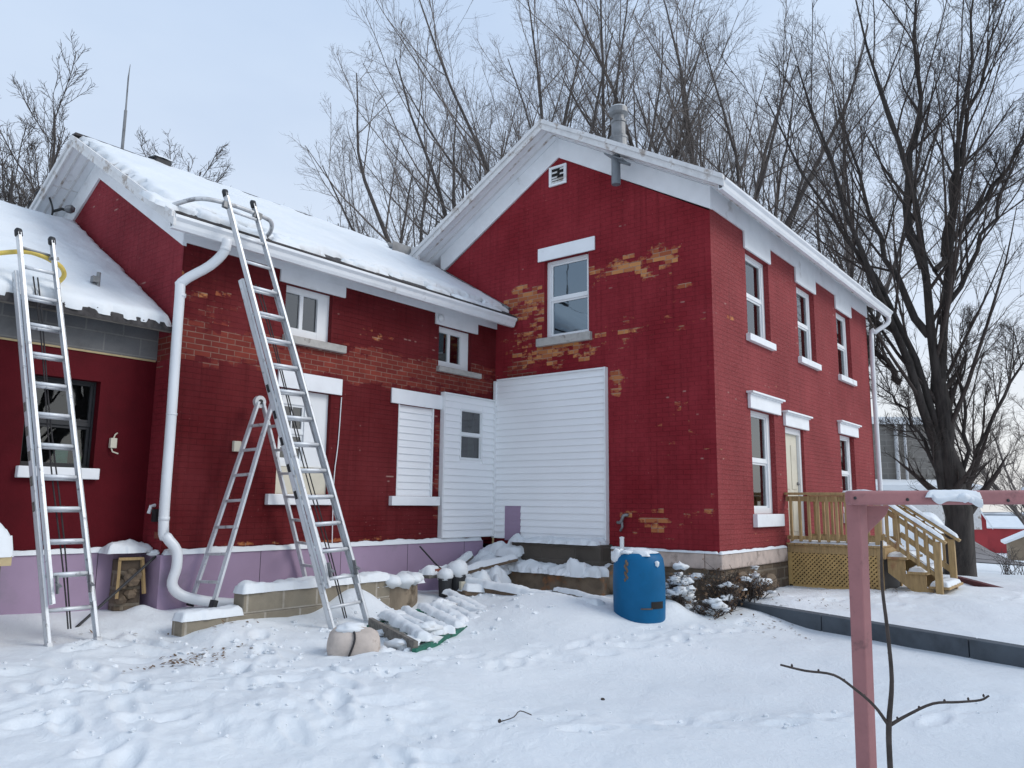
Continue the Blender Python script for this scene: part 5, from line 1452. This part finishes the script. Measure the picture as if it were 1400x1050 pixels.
sap = thing('sapling', 'bare thin sapling with two curved side twigs beside the pink post', 'sapling', (-6.05, -3.45, 0))
m = M()
TR = [(-6.02, -3.45, -.1), (-6.083, -3.467, .46), (-6.111, -3.479, .649), (-6.128, -3.507, .85), (-6.169, -3.511, 1.078), (-6.208, -3.51, 1.273), (-6.233, -3.524, 1.47)]
m.tube(TR, [.014, .0125, .0125, .0095, .0085, .007, .0045], 8, smooth=4); m.build('trunk', 'twig', sap, smooth=True)
SLp = [(-6.111, -3.479, .649), (-6.163, -3.435, .736), (-6.223, -3.377, .806), (-6.293, -3.305, .871), (-6.377, -3.204, .889), (-6.448, -3.121, .914)]
SRp = [(-6.109, -3.481, .649), (-6.065, -3.547, .695), (-6.0, -3.642, .748), (-5.929, -3.732, .756), (-5.869, -3.811, .766), (-5.847, -3.843, .786)]
for P_ in (SLp, SRp):
    m = M(); m.tube(P_, [.009, .007, .0062, .0055, .0052, .0045], 8, smooth=4); m.build('branch', 'twig', sap, smooth=True)
m = M()
for P_ in (TR[2:], SLp, SRp):
    for k in range(len(P_) - 1):
        p = (V(*P_[k]) + V(*P_[k + 1])) / 2; m.blob(p + V(.004, .004, .008), .006, k, (1, 1, 1.3), 6)
m.build('bud', 'twig', sap)

# ------------------------------------------------------------------ trees
def tubes_np(P, R, S_):
    """P (N,K,3), R (N,K) -> verts, quads"""
    N, K, _ = P.shape
    T = np.gradient(P, axis=1); T /= np.linalg.norm(T, axis=2, keepdims=True) + 1e-12
    ref = np.where(np.abs(T[:, :1, 2:3]) < .9, V(0, 0, 1), V(1, 0, 0)) * np.ones((N, K, 3))
    A = np.cross(T, ref); A /= np.linalg.norm(A, axis=2, keepdims=True) + 1e-12
    B = np.cross(T, A)
    th = np.arange(S_) * 2 * PI / S_
    v = P[:, :, None, :] + R[:, :, None, None] * (np.cos(th)[None, None, :, None] * A[:, :, None, :] + np.sin(th)[None, None, :, None] * B[:, :, None, :])
    idx = np.arange(N * K * S_).reshape(N, K, S_)
    a = idx[:, :-1]; b = np.roll(idx, -1, axis=2)[:, :-1]; c = np.roll(idx, -1, axis=2)[:, 1:]; d = idx[:, 1:]
    return v.reshape(-1, 3), np.stack([a, b, c, d], -1).reshape(-1, 4)


def grow(start, d, L, r0, r1, K, wander, trop, rng):
    N = len(start); P = np.zeros((N, K, 3)); P[:, 0] = start; d = d / np.linalg.norm(d, axis=1, keepdims=True)
    for k in range(1, K):
        d = d + rng.normal(0, wander, (N, 3)); d[:, 2] += trop; d /= np.linalg.norm(d, axis=1, keepdims=True)
        P[:, k] = P[:, k - 1] + d * (L / (K - 1))[:, None]
    t = np.linspace(0, 1, K)[None, :]
    return P, r0[:, None] * (1 - t) + r1[:, None] * t


def sprout(P, R, L, n_, lo, hi, ang, lr, rng, rr=.5, flat=0):
    N, K, _ = P.shape
    t = (lo + (hi - lo) * (np.arange(n_)[None, :] + rng.uniform(0, 1, (N, n_))) / n_)
    f = t * (K - 1); i = np.clip(f.astype(int), 0, K - 2); u = (f - i)[..., None]
    ii = np.arange(N)[:, None]
    p = P[ii, i] * (1 - u) + P[ii, i + 1] * u
    T = P[ii, i + 1] - P[ii, i]; T /= np.linalg.norm(T, axis=2, keepdims=True)
    rnd = rng.normal(0, 1, T.shape); rnd[..., 2] *= (1 - flat)
    s_ = rnd - T * (rnd * T).sum(2, keepdims=True); s_ /= np.linalg.norm(s_, axis=2, keepdims=True)
    a = np.radians(rng.normal(ang, 9, t.shape))[..., None]
    d = T * np.cos(a) + s_ * np.sin(a)
    l = L[:, None] * lr * (1.05 - .62 * t) * rng.uniform(.65, 1.25, t.shape)
    r = np.minimum((R[ii, i] * (1 - u[..., 0]) + R[ii, i + 1] * u[..., 0]) * rr, .35)
    return p.reshape(-1, 3), d.reshape(-1, 3), l.ravel(), r.ravel()


def resample(pts, K):
    pts = np.array(pts, float); n_ = len(pts)
    P = np.vstack([2 * pts[0] - pts[1], pts, 2 * pts[-1] - pts[-2]])
    o = []
    for x in np.linspace(0, n_ - 1, K):
        i = min(int(x), n_ - 2); u = x - i; a, b, c, d = P[i:i + 4]
        o.append(.5 * ((2 * b) + (c - a) * u + (2 * a - 5 * b + 4 * c - d) * u * u + (3 * b - a - 3 * c + d) * u ** 3))
    return np.array(o)


def tree_mesh(root, base, trunk_h, trunk_r, n_stem, height, spread, seed, mat='bark_far', dens=1.0, guides=None, twig_r=.006, trop=.05, n1=10, n2=7, n3=5, n4=1, cmat=None):
    rng = np.random.RandomState(seed); base = V(*base)
    tb = []; cb = []
    K = 12 if guides is not None else 14
    if guides is None:
        tp, tr = grow(base[None], V(rng.normal(0, .05), rng.normal(0, .05), 1)[None], np.array([trunk_h]), np.array([trunk_r]), np.array([trunk_r * .8]), 7, .03, 0, rng)
        tr[0, 0] *= 1.35; tb.append(tubes_np(tp, tr, 10))
        top = tp[0, -1]
        az = np.arange(n_stem) * 2 * PI / n_stem + rng.uniform(0, 6.3) + rng.normal(0, .3, n_stem)
        an = np.radians(rng.uniform(.35, 1.0, n_stem) * spread)
        d = np.stack([np.cos(az) * np.sin(an), np.sin(az) * np.sin(an), np.cos(an)], 1)
        L = (height - trunk_h) * rng.uniform(.75, 1.05, n_stem)
        st = top[None] - V(0, 0, 1) * rng.uniform(0, trunk_h * .35, (n_stem, 1))
        P, R_ = grow(st, d, L, np.full(n_stem, trunk_r * .58), np.full(n_stem, .02), K, .055, trop, rng)
    else:
        P = np.array([resample(g, K) for g, a, b in guides]); R_ = np.array([np.linspace(a, b, K) * (.88 if gi == 0 else .70) for gi, (g, a, b) in enumerate(guides)])
        P[:, 1:-1] += rng.normal(0, .05, P[:, 1:-1].shape)
        L = np.linalg.norm(np.diff(P, axis=1), axis=2).sum(1)
    tb.append(tubes_np(P, R_, 8))
    p, d, l, r = sprout(P, R_, L, int(n1 * dens), .18, .98, 30, .46, rng)
    P1, R1 = grow(p, d, l, r, np.full(len(p), .010), 9, .05, trop * 1.2, rng); cb.append(tubes_np(P1, R1, 5))
    p, d, l, r = sprout(P1, R1, l, n2, .15, 1.0, 33, .50, rng)
    P2, R2 = grow(p, d, l, np.maximum(r * .8, .008), np.full(len(p), twig_r), 7, .08, trop * .7, rng); cb.append(tubes_np(P2, R2, 3))
    p, d, l, r = sprout(P2, R2, l, n3, .15, 1.0, 34, .58, rng)
    P3, R3 = grow(p, d, np.maximum(l, .18), np.full(len(p), twig_r), np.full(len(p), twig_r * .6), 4, .12, trop, rng); cb.append(tubes_np(P3, R3, 3))
    p, d, l, r = sprout(P3, R3, np.maximum(l, .18), n4, .2, 1.0, 36, .8, rng)
    P4, R4 = grow(p, d, np.maximum(l, .14), np.full(len(p), twig_r * .8), np.full(len(p), twig_r * .5), 3, .14, trop, rng); cb.append(tubes_np(P4, R4, 3))
    from_arrays('trunk', tb, mat, root); from_arrays('crown', cb, cmat or mat, root)


# the big maple right of the house: limbs as seen, growing procedural branches
mp_base = (13.15, -.70, -.25)
maple = thing('bare_maple', 'big bare many stemmed maple standing right of the house beyond the porch', 'tree', mp_base)
G_ = [
    ([(13.17, -.69, -.4), (13.05, -.75, .8), (12.9, -.77, 1.7), (12.75, -.76, 2.4), (12.5, -.73, 3.6), (12.2, -.70, 4.9)], .46, .17),
    ([(12.95, -.70, 1.0), (12.592, -.589, 2.6), (12.076, -.307, 3.925), (11.572, -.041, 5.407), (11.056, .286, 6.703), (10.598, .54, 8.0), (10.059, .85, 9.483), (9.496, 1.145, 11.151), (8.933, 1.439, 12.819)], .20, .025),
    ([(11.75, .1, 4.8), (11.4, .35, 5.3), (11.056, .6, 5.9), (10.6, .9, 6.6)], .14, .02),
    ([(12.8, -.68, 1.8), (12.416, -.597, 3.2), (11.782, -.2, 5.597), (11.243, .2, 7.079), (10.692, .7, 8.188), (10.305, 1.1, 8.927), (9.425, 1.9, 10.777), (8.886, 2.3, 12.259)], .15, .02),
    ([(12.85, -.75, 1.6), (12.639, -.739, 2.6), (12.275, -.695, 4.487), (11.911, -.651, 6.158), (11.583, -.651, 7.83), (11.277, -.589, 9.129), (10.726, -.401, 11.17), (10.163, -.106, 12.838), (9.659, .114, 14.507)], .23, .025),
    ([(12.7, -.78, 2.2), (12.35, -.7, 4.1), (12.1, -.95, 6.346), (11.85, -1.2, 8.205), (11.75, -1.5, 9.879), (11.65, -1.8, 11.74), (11.6, -2.1, 13.417), (11.5, -2.4, 15.279)], .18, .025),
    ([(11.85, -1.1, 8.0), (11.793, -1.374, 9.696), (11.874, -1.889, 11.375), (11.956, -2.404, 13.053), (12.061, -2.903, 14.545)], .13, .02),
    ([(12.15, -.85, 6.3), (12.309, -1.701, 8.0), (12.554, -2.331, 9.5), (12.824, -2.944, 11.0)], .11, .02),
    ([(12.92, -.9, 1.6), (13.06, -1.406, 3.0), (13.212, -1.873, 4.3), (13.47, -2.38, 5.2), (13.716, -2.78, 5.7)], .10, .02),
    ([(12.979, -.95, 1.6), (12.85, -1.083, 3.377), (12.65, -1.184, 4.864), (12.521, -1.325, 6.2)], .09, .015),
    ([(12.616, -.5, 2.0), (12.299, -.3, 3.2), (11.795, .1, 4.1), (11.173, .7, 4.9)], .09, .015),
    ([(11.583, -.651, 7.7), (11.254, -.376, 8.8), (11.125, -.581, 10.2), (11.089, -.949, 11.8), (10.737, -.965, 13.5), (10.584, -1.186, 15.2)], .17, .025),
    ([(11.95, -.6, 6.0), (11.9, .2, 8.0), (12.2, .9, 10.5), (12.6, 1.5, 13.5)], .15, .02),
    ([(11.6, -.9, 7.6), (12.4, -1.6, 9.0), (13.2, -2.6, 10.6), (14.0, -3.4, 12.5)], .12, .02),
]
tree_mesh(maple, mp_base, 0, 0, 0, 0, 0, 3, 'bark', guides=G_, n1=13, n2=8, n3=7, n4=2, twig_r=.0042, cmat='twig')

LAB = 'bare trees behind the house'
specs = [  # base x, y, trunk h, trunk r, stems, height, spread, seed, label
    (8.2, 15.6, 3.5, .22, 7, 12.6, 44, 21, 'leftmost bare tree of the row behind the wing roof, with a low rounded crown'),
    (10.4, 14.4, 4.5, .24, 7, 18.0, 32, 22, 'bare tree rising behind the left slope of the main gable'),
    (11.8, 12.9, 5.2, .24, 6, 21.5, 24, 23, 'bare tree right behind the peak of the main gable'),
    (13.3, 11.4, 6.0, .22, 6, 22.5, 22, 24, 'bare tree standing just left of the metal chimney pipe'),
    (14.6, 10.2, 6.5, .22, 6, 23.0, 22, 25, 'bare tree standing just right of the metal chimney pipe'),
    (15.6, 8.3, 9.0, .24, 5, 23.0, 22, 26, 'slim bare tree with a dark straight trunk behind the right roof slope'),
    (15.4, 6.4, 8.5, .24, 5, 23.0, 24, 27, 'bare tree with forked trunk above the corner of the main roof'),
    (17.6, 5.9, 7.5, .2, 5, 19.0, 24, 28, 'smaller bare tree behind the gutter of the long side'),
    (-1.45, 19.1, 4.5, .20, 10, 12.4, 52, 29, 'bare tree with broad crown behind the low left roof'),
    (-2.6, 19.5, 4.5, .22, 10, 12.6, 52, 30, 'bare tree at the left edge of the photo behind the low roof'),
    (-.45, 19.7, 4.5, .16, 9, 11.0, 56, 33, 'low bare tree top showing above the roof by the lightning rod'),
    (19.5, 3.6, 5.0, .2, 5, 16.0, 30, 31, 'distant bare tree seen between the house and the big maple'),
    (24.5, -1.9, 1.2, .09, 7, 7.5, 44, 32, 'small bare tree right of the big maple near the road'),
]
for (x, y, th, tr, ns, hh, spd, sd_, lab) in specs:
    z = float(base_ground(np.array([x]), np.array([y]))[0]) - .1
    spd = spd * 1.3 if x > 1.5 else spd
    t = thing('bare_tree', lab, 'tree', (x, y, z), LAB)
    tree_mesh(t, (x, y, z), th, tr, ns, hh, spd, sd_, 'bark_far', twig_r=.006 if x < 1.5 else .0042, cmat='bark_far' if x < 1.5 else 'twig_far', trop=.035, n1=13 if x < 1.5 else 11, n2=8, n3=6, n4=2)

for (x, y, th, tr, ns, hh, spd, sd_, lab) in ((.75, -17, 2.6, .34, 8, 14, 40, 41, 'large bare yard tree standing behind the photographer'), (3.5, -19, 4, .3, 6, 16, 30, 42, 'bare yard tree standing off to the right of the yard')):
    t = thing('bare_tree', lab, 'tree', (x, y, -.1))
    tree_mesh(t, (x, y, -.1), th, tr, ns, hh, spd, sd_, 'bark', twig_r=.007, n1=11, n2=7, n3=4, n4=1)

# ------------------------------------------------------------------ distant farm buildings
def barn(name, label, x, y, z, w, l, h, roof_h, rot, mat, snow=True, doors=()):
    t = thing(name, label, 'barn', (x, y, z))
    c, s_ = math.cos(rot), math.sin(rot)
    mp = lambda a, b, k: (x + a * c - b * s_, y + a * s_ + b * c, z + k)
    m = M(); m.hexa([mp(a, b, k) for k in (-1, h) for (a, b) in ((-w / 2, -l / 2), (w / 2, -l / 2), (w / 2, l / 2), (-w / 2, l / 2))])
    for b in (-l / 2, l / 2): m.add([mp(-w / 2, b, h), mp(w / 2, b, h), mp(0, b, h + roof_h)], [(0, 1, 2)])
    m.build('wall', mat, t)
    m = M()
    for sg in (-1, 1):
        a, b = 0, sg * (w / 2 + .4); zz = h + roof_h * (1 - (w / 2 + .4) / (w / 2))
        m.hexa([mp(a, -l / 2 - .4, h + roof_h), mp(a, l / 2 + .4, h + roof_h), mp(b, l / 2 + .4, zz), mp(b, -l / 2 - .4, zz),
                mp(a, -l / 2 - .4, h + roof_h + .25), mp(a, l / 2 + .4, h + roof_h + .25), mp(b, l / 2 + .4, zz + .2), mp(b, -l / 2 - .4, zz + .2)])
    m.build('roof', 'snow', t)
    if doors:
        m = M()
        for (a, b, k0, k1, side) in doors:
            f = side * (w / 2 + .03)
            m.hexa([mp(f - .04, q, k) for k in (k0, k1) for q in (a, b)] + [mp(f + .04, q, k) for k in (k0, k1) for q in (a, b)])
        m.build('door', 'white_old', t)
    return t


gb = thing('grey_barn', 'weathered grey block barn with snowy roof beyond the house corner', 'barn', (40, 6.5, 1))
rot = math.radians(-50)
def gmap(a, b, k):
    d = V(.6167, -.7872, 0); f = V(.7872, .6167, 0)
    return V(40.1, 4.35, 0) + d * a + f * b + V(0, 0, k)
m = M(); m.hexa([gmap(a, b, k) for k in (.5, 6.35) for (a, b) in ((-9, 0), (.45, 0), (.45, 9), (-9, 9))]); m.build('wall', 'barn_grey', gb)
m = M(); m.hexa([gmap(a, b, k) for k in (6.352, 6.75) for (a, b) in ((-9.2, -.3), (-.6, -.3), (-.6, 9.3), (-9.2, 9.3))]); m.build('roof', 'snow', gb)
m = M()
for a, r in ((-2.4, .11), (-1.9, .08)): m.tube([gmap(a, -.25, 1.5), gmap(a, -.25, 6.3)], r, 10)
m.build('pipe', 'alum_old', gb)
m = M(); m.hexa([gmap(a, b, k) for (b, k) in ((-.02, 3.25), (-3.0, 2.7)) for a in (-9, .8)] + [gmap(a, b, k - .35) for (b, k) in ((-.02, 3.25), (-3.0, 2.7)) for a in (-9, .8)]); 
m = M()
m.hexa([gmap(-9, -.02, 2.9), gmap(.8, -.02, 2.9), gmap(.8, -3, 2.5), gmap(-9, -3, 2.5), gmap(-9, -.02, 3.2), gmap(.8, -.02, 3.2), gmap(.8, -3, 2.8), gmap(-9, -3, 2.8)]); m.build('roof', 'snow', gb)
m = M(); m.hexa([gmap(a, b, k) for k in (.5, 2.49) for (a, b) in ((-9, -2.8), (.6, -2.8), (.6, -.03), (-9, -.03))]); m.build('wall', 'white_old', gb)

gz = lambda x, y: float(base_ground(np.array([float(x)]), np.array([float(y)]))[0])
barn('red_barn', 'distant long red barn with snow covered roof in the valley', 121.5, 10.3, -4.0, 7, 22, 3.0, 1.3, math.radians(8), 'barn_red', doors=((3.2, 3.8, 0, 3.0, -1),))
barn('red_silo_barn', 'narrow tall red barn end with white base behind the maple trunk', 60.3, 5.25, gz(60.3, 5.25), .8, .8, 3.0, .7, math.radians(98), 'barn_red')
barn('tan_shed', 'small tan shed with snowy roof at the right edge by the road', 75, 3.7, gz(75, 3.7), 3.0, 4.5, 1.7, .7, math.radians(100), 'tan')
# road in the valley
m = M(); rp = [(24, -16), (29, -6), (33.5, -2.2), (38, 1.5), (44, 4.6), (52, 7.6), (70, 12)]
rp = resample([(a, b, 0) for a, b in rp], 60)
for i in range(59):
    p, q = rp[i], rp[i + 1]; d = q - p; d /= np.linalg.norm(d); a = np.cross(d, V(0, 0, 1)) * 1.6
    m.quad(*[V(v[0], v[1], gz(v[0], v[1]) + .04) for v in (p - a, p + a, q + a, q - a)])
tag(m.build('road', 'road', None), 'ploughed grey road beyond the yard', None, None, 'structure')
# fence-row weeds by the maple
for (x, y, lab) in ((15.5, -1.6, 'tall dry weeds standing in snow right of the maple trunk'), (17.5, -2.5, 'dry weeds near the right edge below the road')):
    shrub('dry_weeds', lab, (x, y), 30, .8, .7, int(x * 3), 0)

# ------------------------------------------------------------------ camera, light, world
cam = bpy.data.cameras.new('camera'); co = bpy.data.objects.new('camera', cam); COL.objects.link(co)
Rm = [[0.6227981625, -0.7823201029, 0.0098846028], [-0.1248898802, -0.0869358920, 0.9883545257], [0.7723502875, 0.6167798694, 0.1518473777]]
r_, u_, f_ = [Vector(a) for a in Rm]
mw = Matrix.Identity(4)
for i in range(3):
    mw[i][0] = r_[i]; mw[i][1] = u_[i]; mw[i][2] = -f_[i]; mw[i][3] = CAM[i]
co.matrix_world = mw
cam.sensor_width = 36; cam.sensor_fit = 'HORIZONTAL'; cam.lens = 1063 / 1400 * 36; cam.clip_start = .05; cam.clip_end = 6000
S.camera = co

SUN_EL, SUN_AZ = math.radians(38), math.radians(-62)      # azimuth of the sun, measured from +x towards +y
sd_ = Vector((math.cos(SUN_EL) * math.cos(SUN_AZ), math.cos(SUN_EL) * math.sin(SUN_AZ), math.sin(SUN_EL)))
sl = bpy.data.lights.new('sun', 'SUN'); sl.energy = 1.3; sl.angle = math.radians(30); sl.color = (1, .965, .92)
so = bpy.data.objects.new('sun', sl); COL.objects.link(so); so.rotation_euler = (-sd_).to_track_quat('-Z', 'Y').to_euler()

W = bpy.data.worlds.new('World'); S.world = W; W.use_nodes = True
t = W.node_tree; nn_ = t.nodes; bg = nn_['Background']
sky = nn_.new('ShaderNodeTexSky'); sky.sky_type = 'NISHITA'; sky.sun_disc = False; sky.sun_elevation = SUN_EL
sky.sun_rotation = PI / 2 - SUN_AZ; sky.air_density = 1.0; sky.dust_density = 2.0; sky.ozone_density = 1.0
tc = nn_.new('ShaderNodeTexCoord'); sep = nn_.new('ShaderNodeSeparateXYZ'); t.links.new(tc.outputs['Generated'], sep.inputs[0])
# overcast layer: pale grey blue, a touch brighter low down, with soft broad cloud
rp_ = nn_.new('ShaderNodeValToRGB'); t.links.new(sep.outputs[2], rp_.inputs[0])
e = rp_.color_ramp.elements
e[0].position = 0.0; e[0].color = (.90, .90, .90, 1); e[1].position = .75; e[1].color = (.60, .77, 1.02, 1)
k = e.new(.22); k.color = (.74, .83, .97, 1)
mpn = nn_.new('ShaderNodeMapping'); mpn.inputs['Scale'].default_value = (1.2, 1.2, 3.0); t.links.new(tc.outputs['Generated'], mpn.inputs[0])
nz = nn_.new('ShaderNodeTexNoise'); nz.inputs['Scale'].default_value = 1.6; nz.inputs['Detail'].default_value = 5; t.links.new(mpn.outputs[0], nz.inputs['Vector'])
cr = nn_.new('ShaderNodeValToRGB'); t.links.new(nz.outputs['Fac'], cr.inputs[0]); cr.color_ramp.elements[0].color = (.92, .93, .95, 1); cr.color_ramp.elements[1].color = (1.08, 1.06, 1.03, 1); cr.color_ramp.elements[0].position = .35; cr.color_ramp.elements[1].position = .65
mu = nn_.new('ShaderNodeMix'); mu.data_type = 'RGBA'; mu.blend_type = 'MULTIPLY'; mu.inputs[0].default_value = 1
t.links.new(rp_.outputs[0], mu.inputs[6]); t.links.new(cr.outputs[0], mu.inputs[7])
sc = nn_.new('ShaderNodeVectorMath'); sc.operation = 'SCALE'; sc.inputs['Scale'].default_value = 8.1; t.links.new(mu.outputs[2], sc.inputs[0])
mx = nn_.new('ShaderNodeMix'); mx.data_type = 'RGBA'; mx.inputs[0].default_value = .85
t.links.new(sky.outputs[0], mx.inputs[6]); t.links.new(sc.outputs[0], mx.inputs[7]); t.links.new(mx.outputs[2], bg.inputs[0])
bg.inputs[1].default_value = .1

vs = S.view_settings; vs.view_transform = 'Standard'; vs.look = 'None'; vs.exposure = .37; vs.gamma = 1; vs.use_curve_mapping = False
S.render.film_transparent = False
S.cycles.max_bounces = 6; S.cycles.transparent_max_bounces = 12
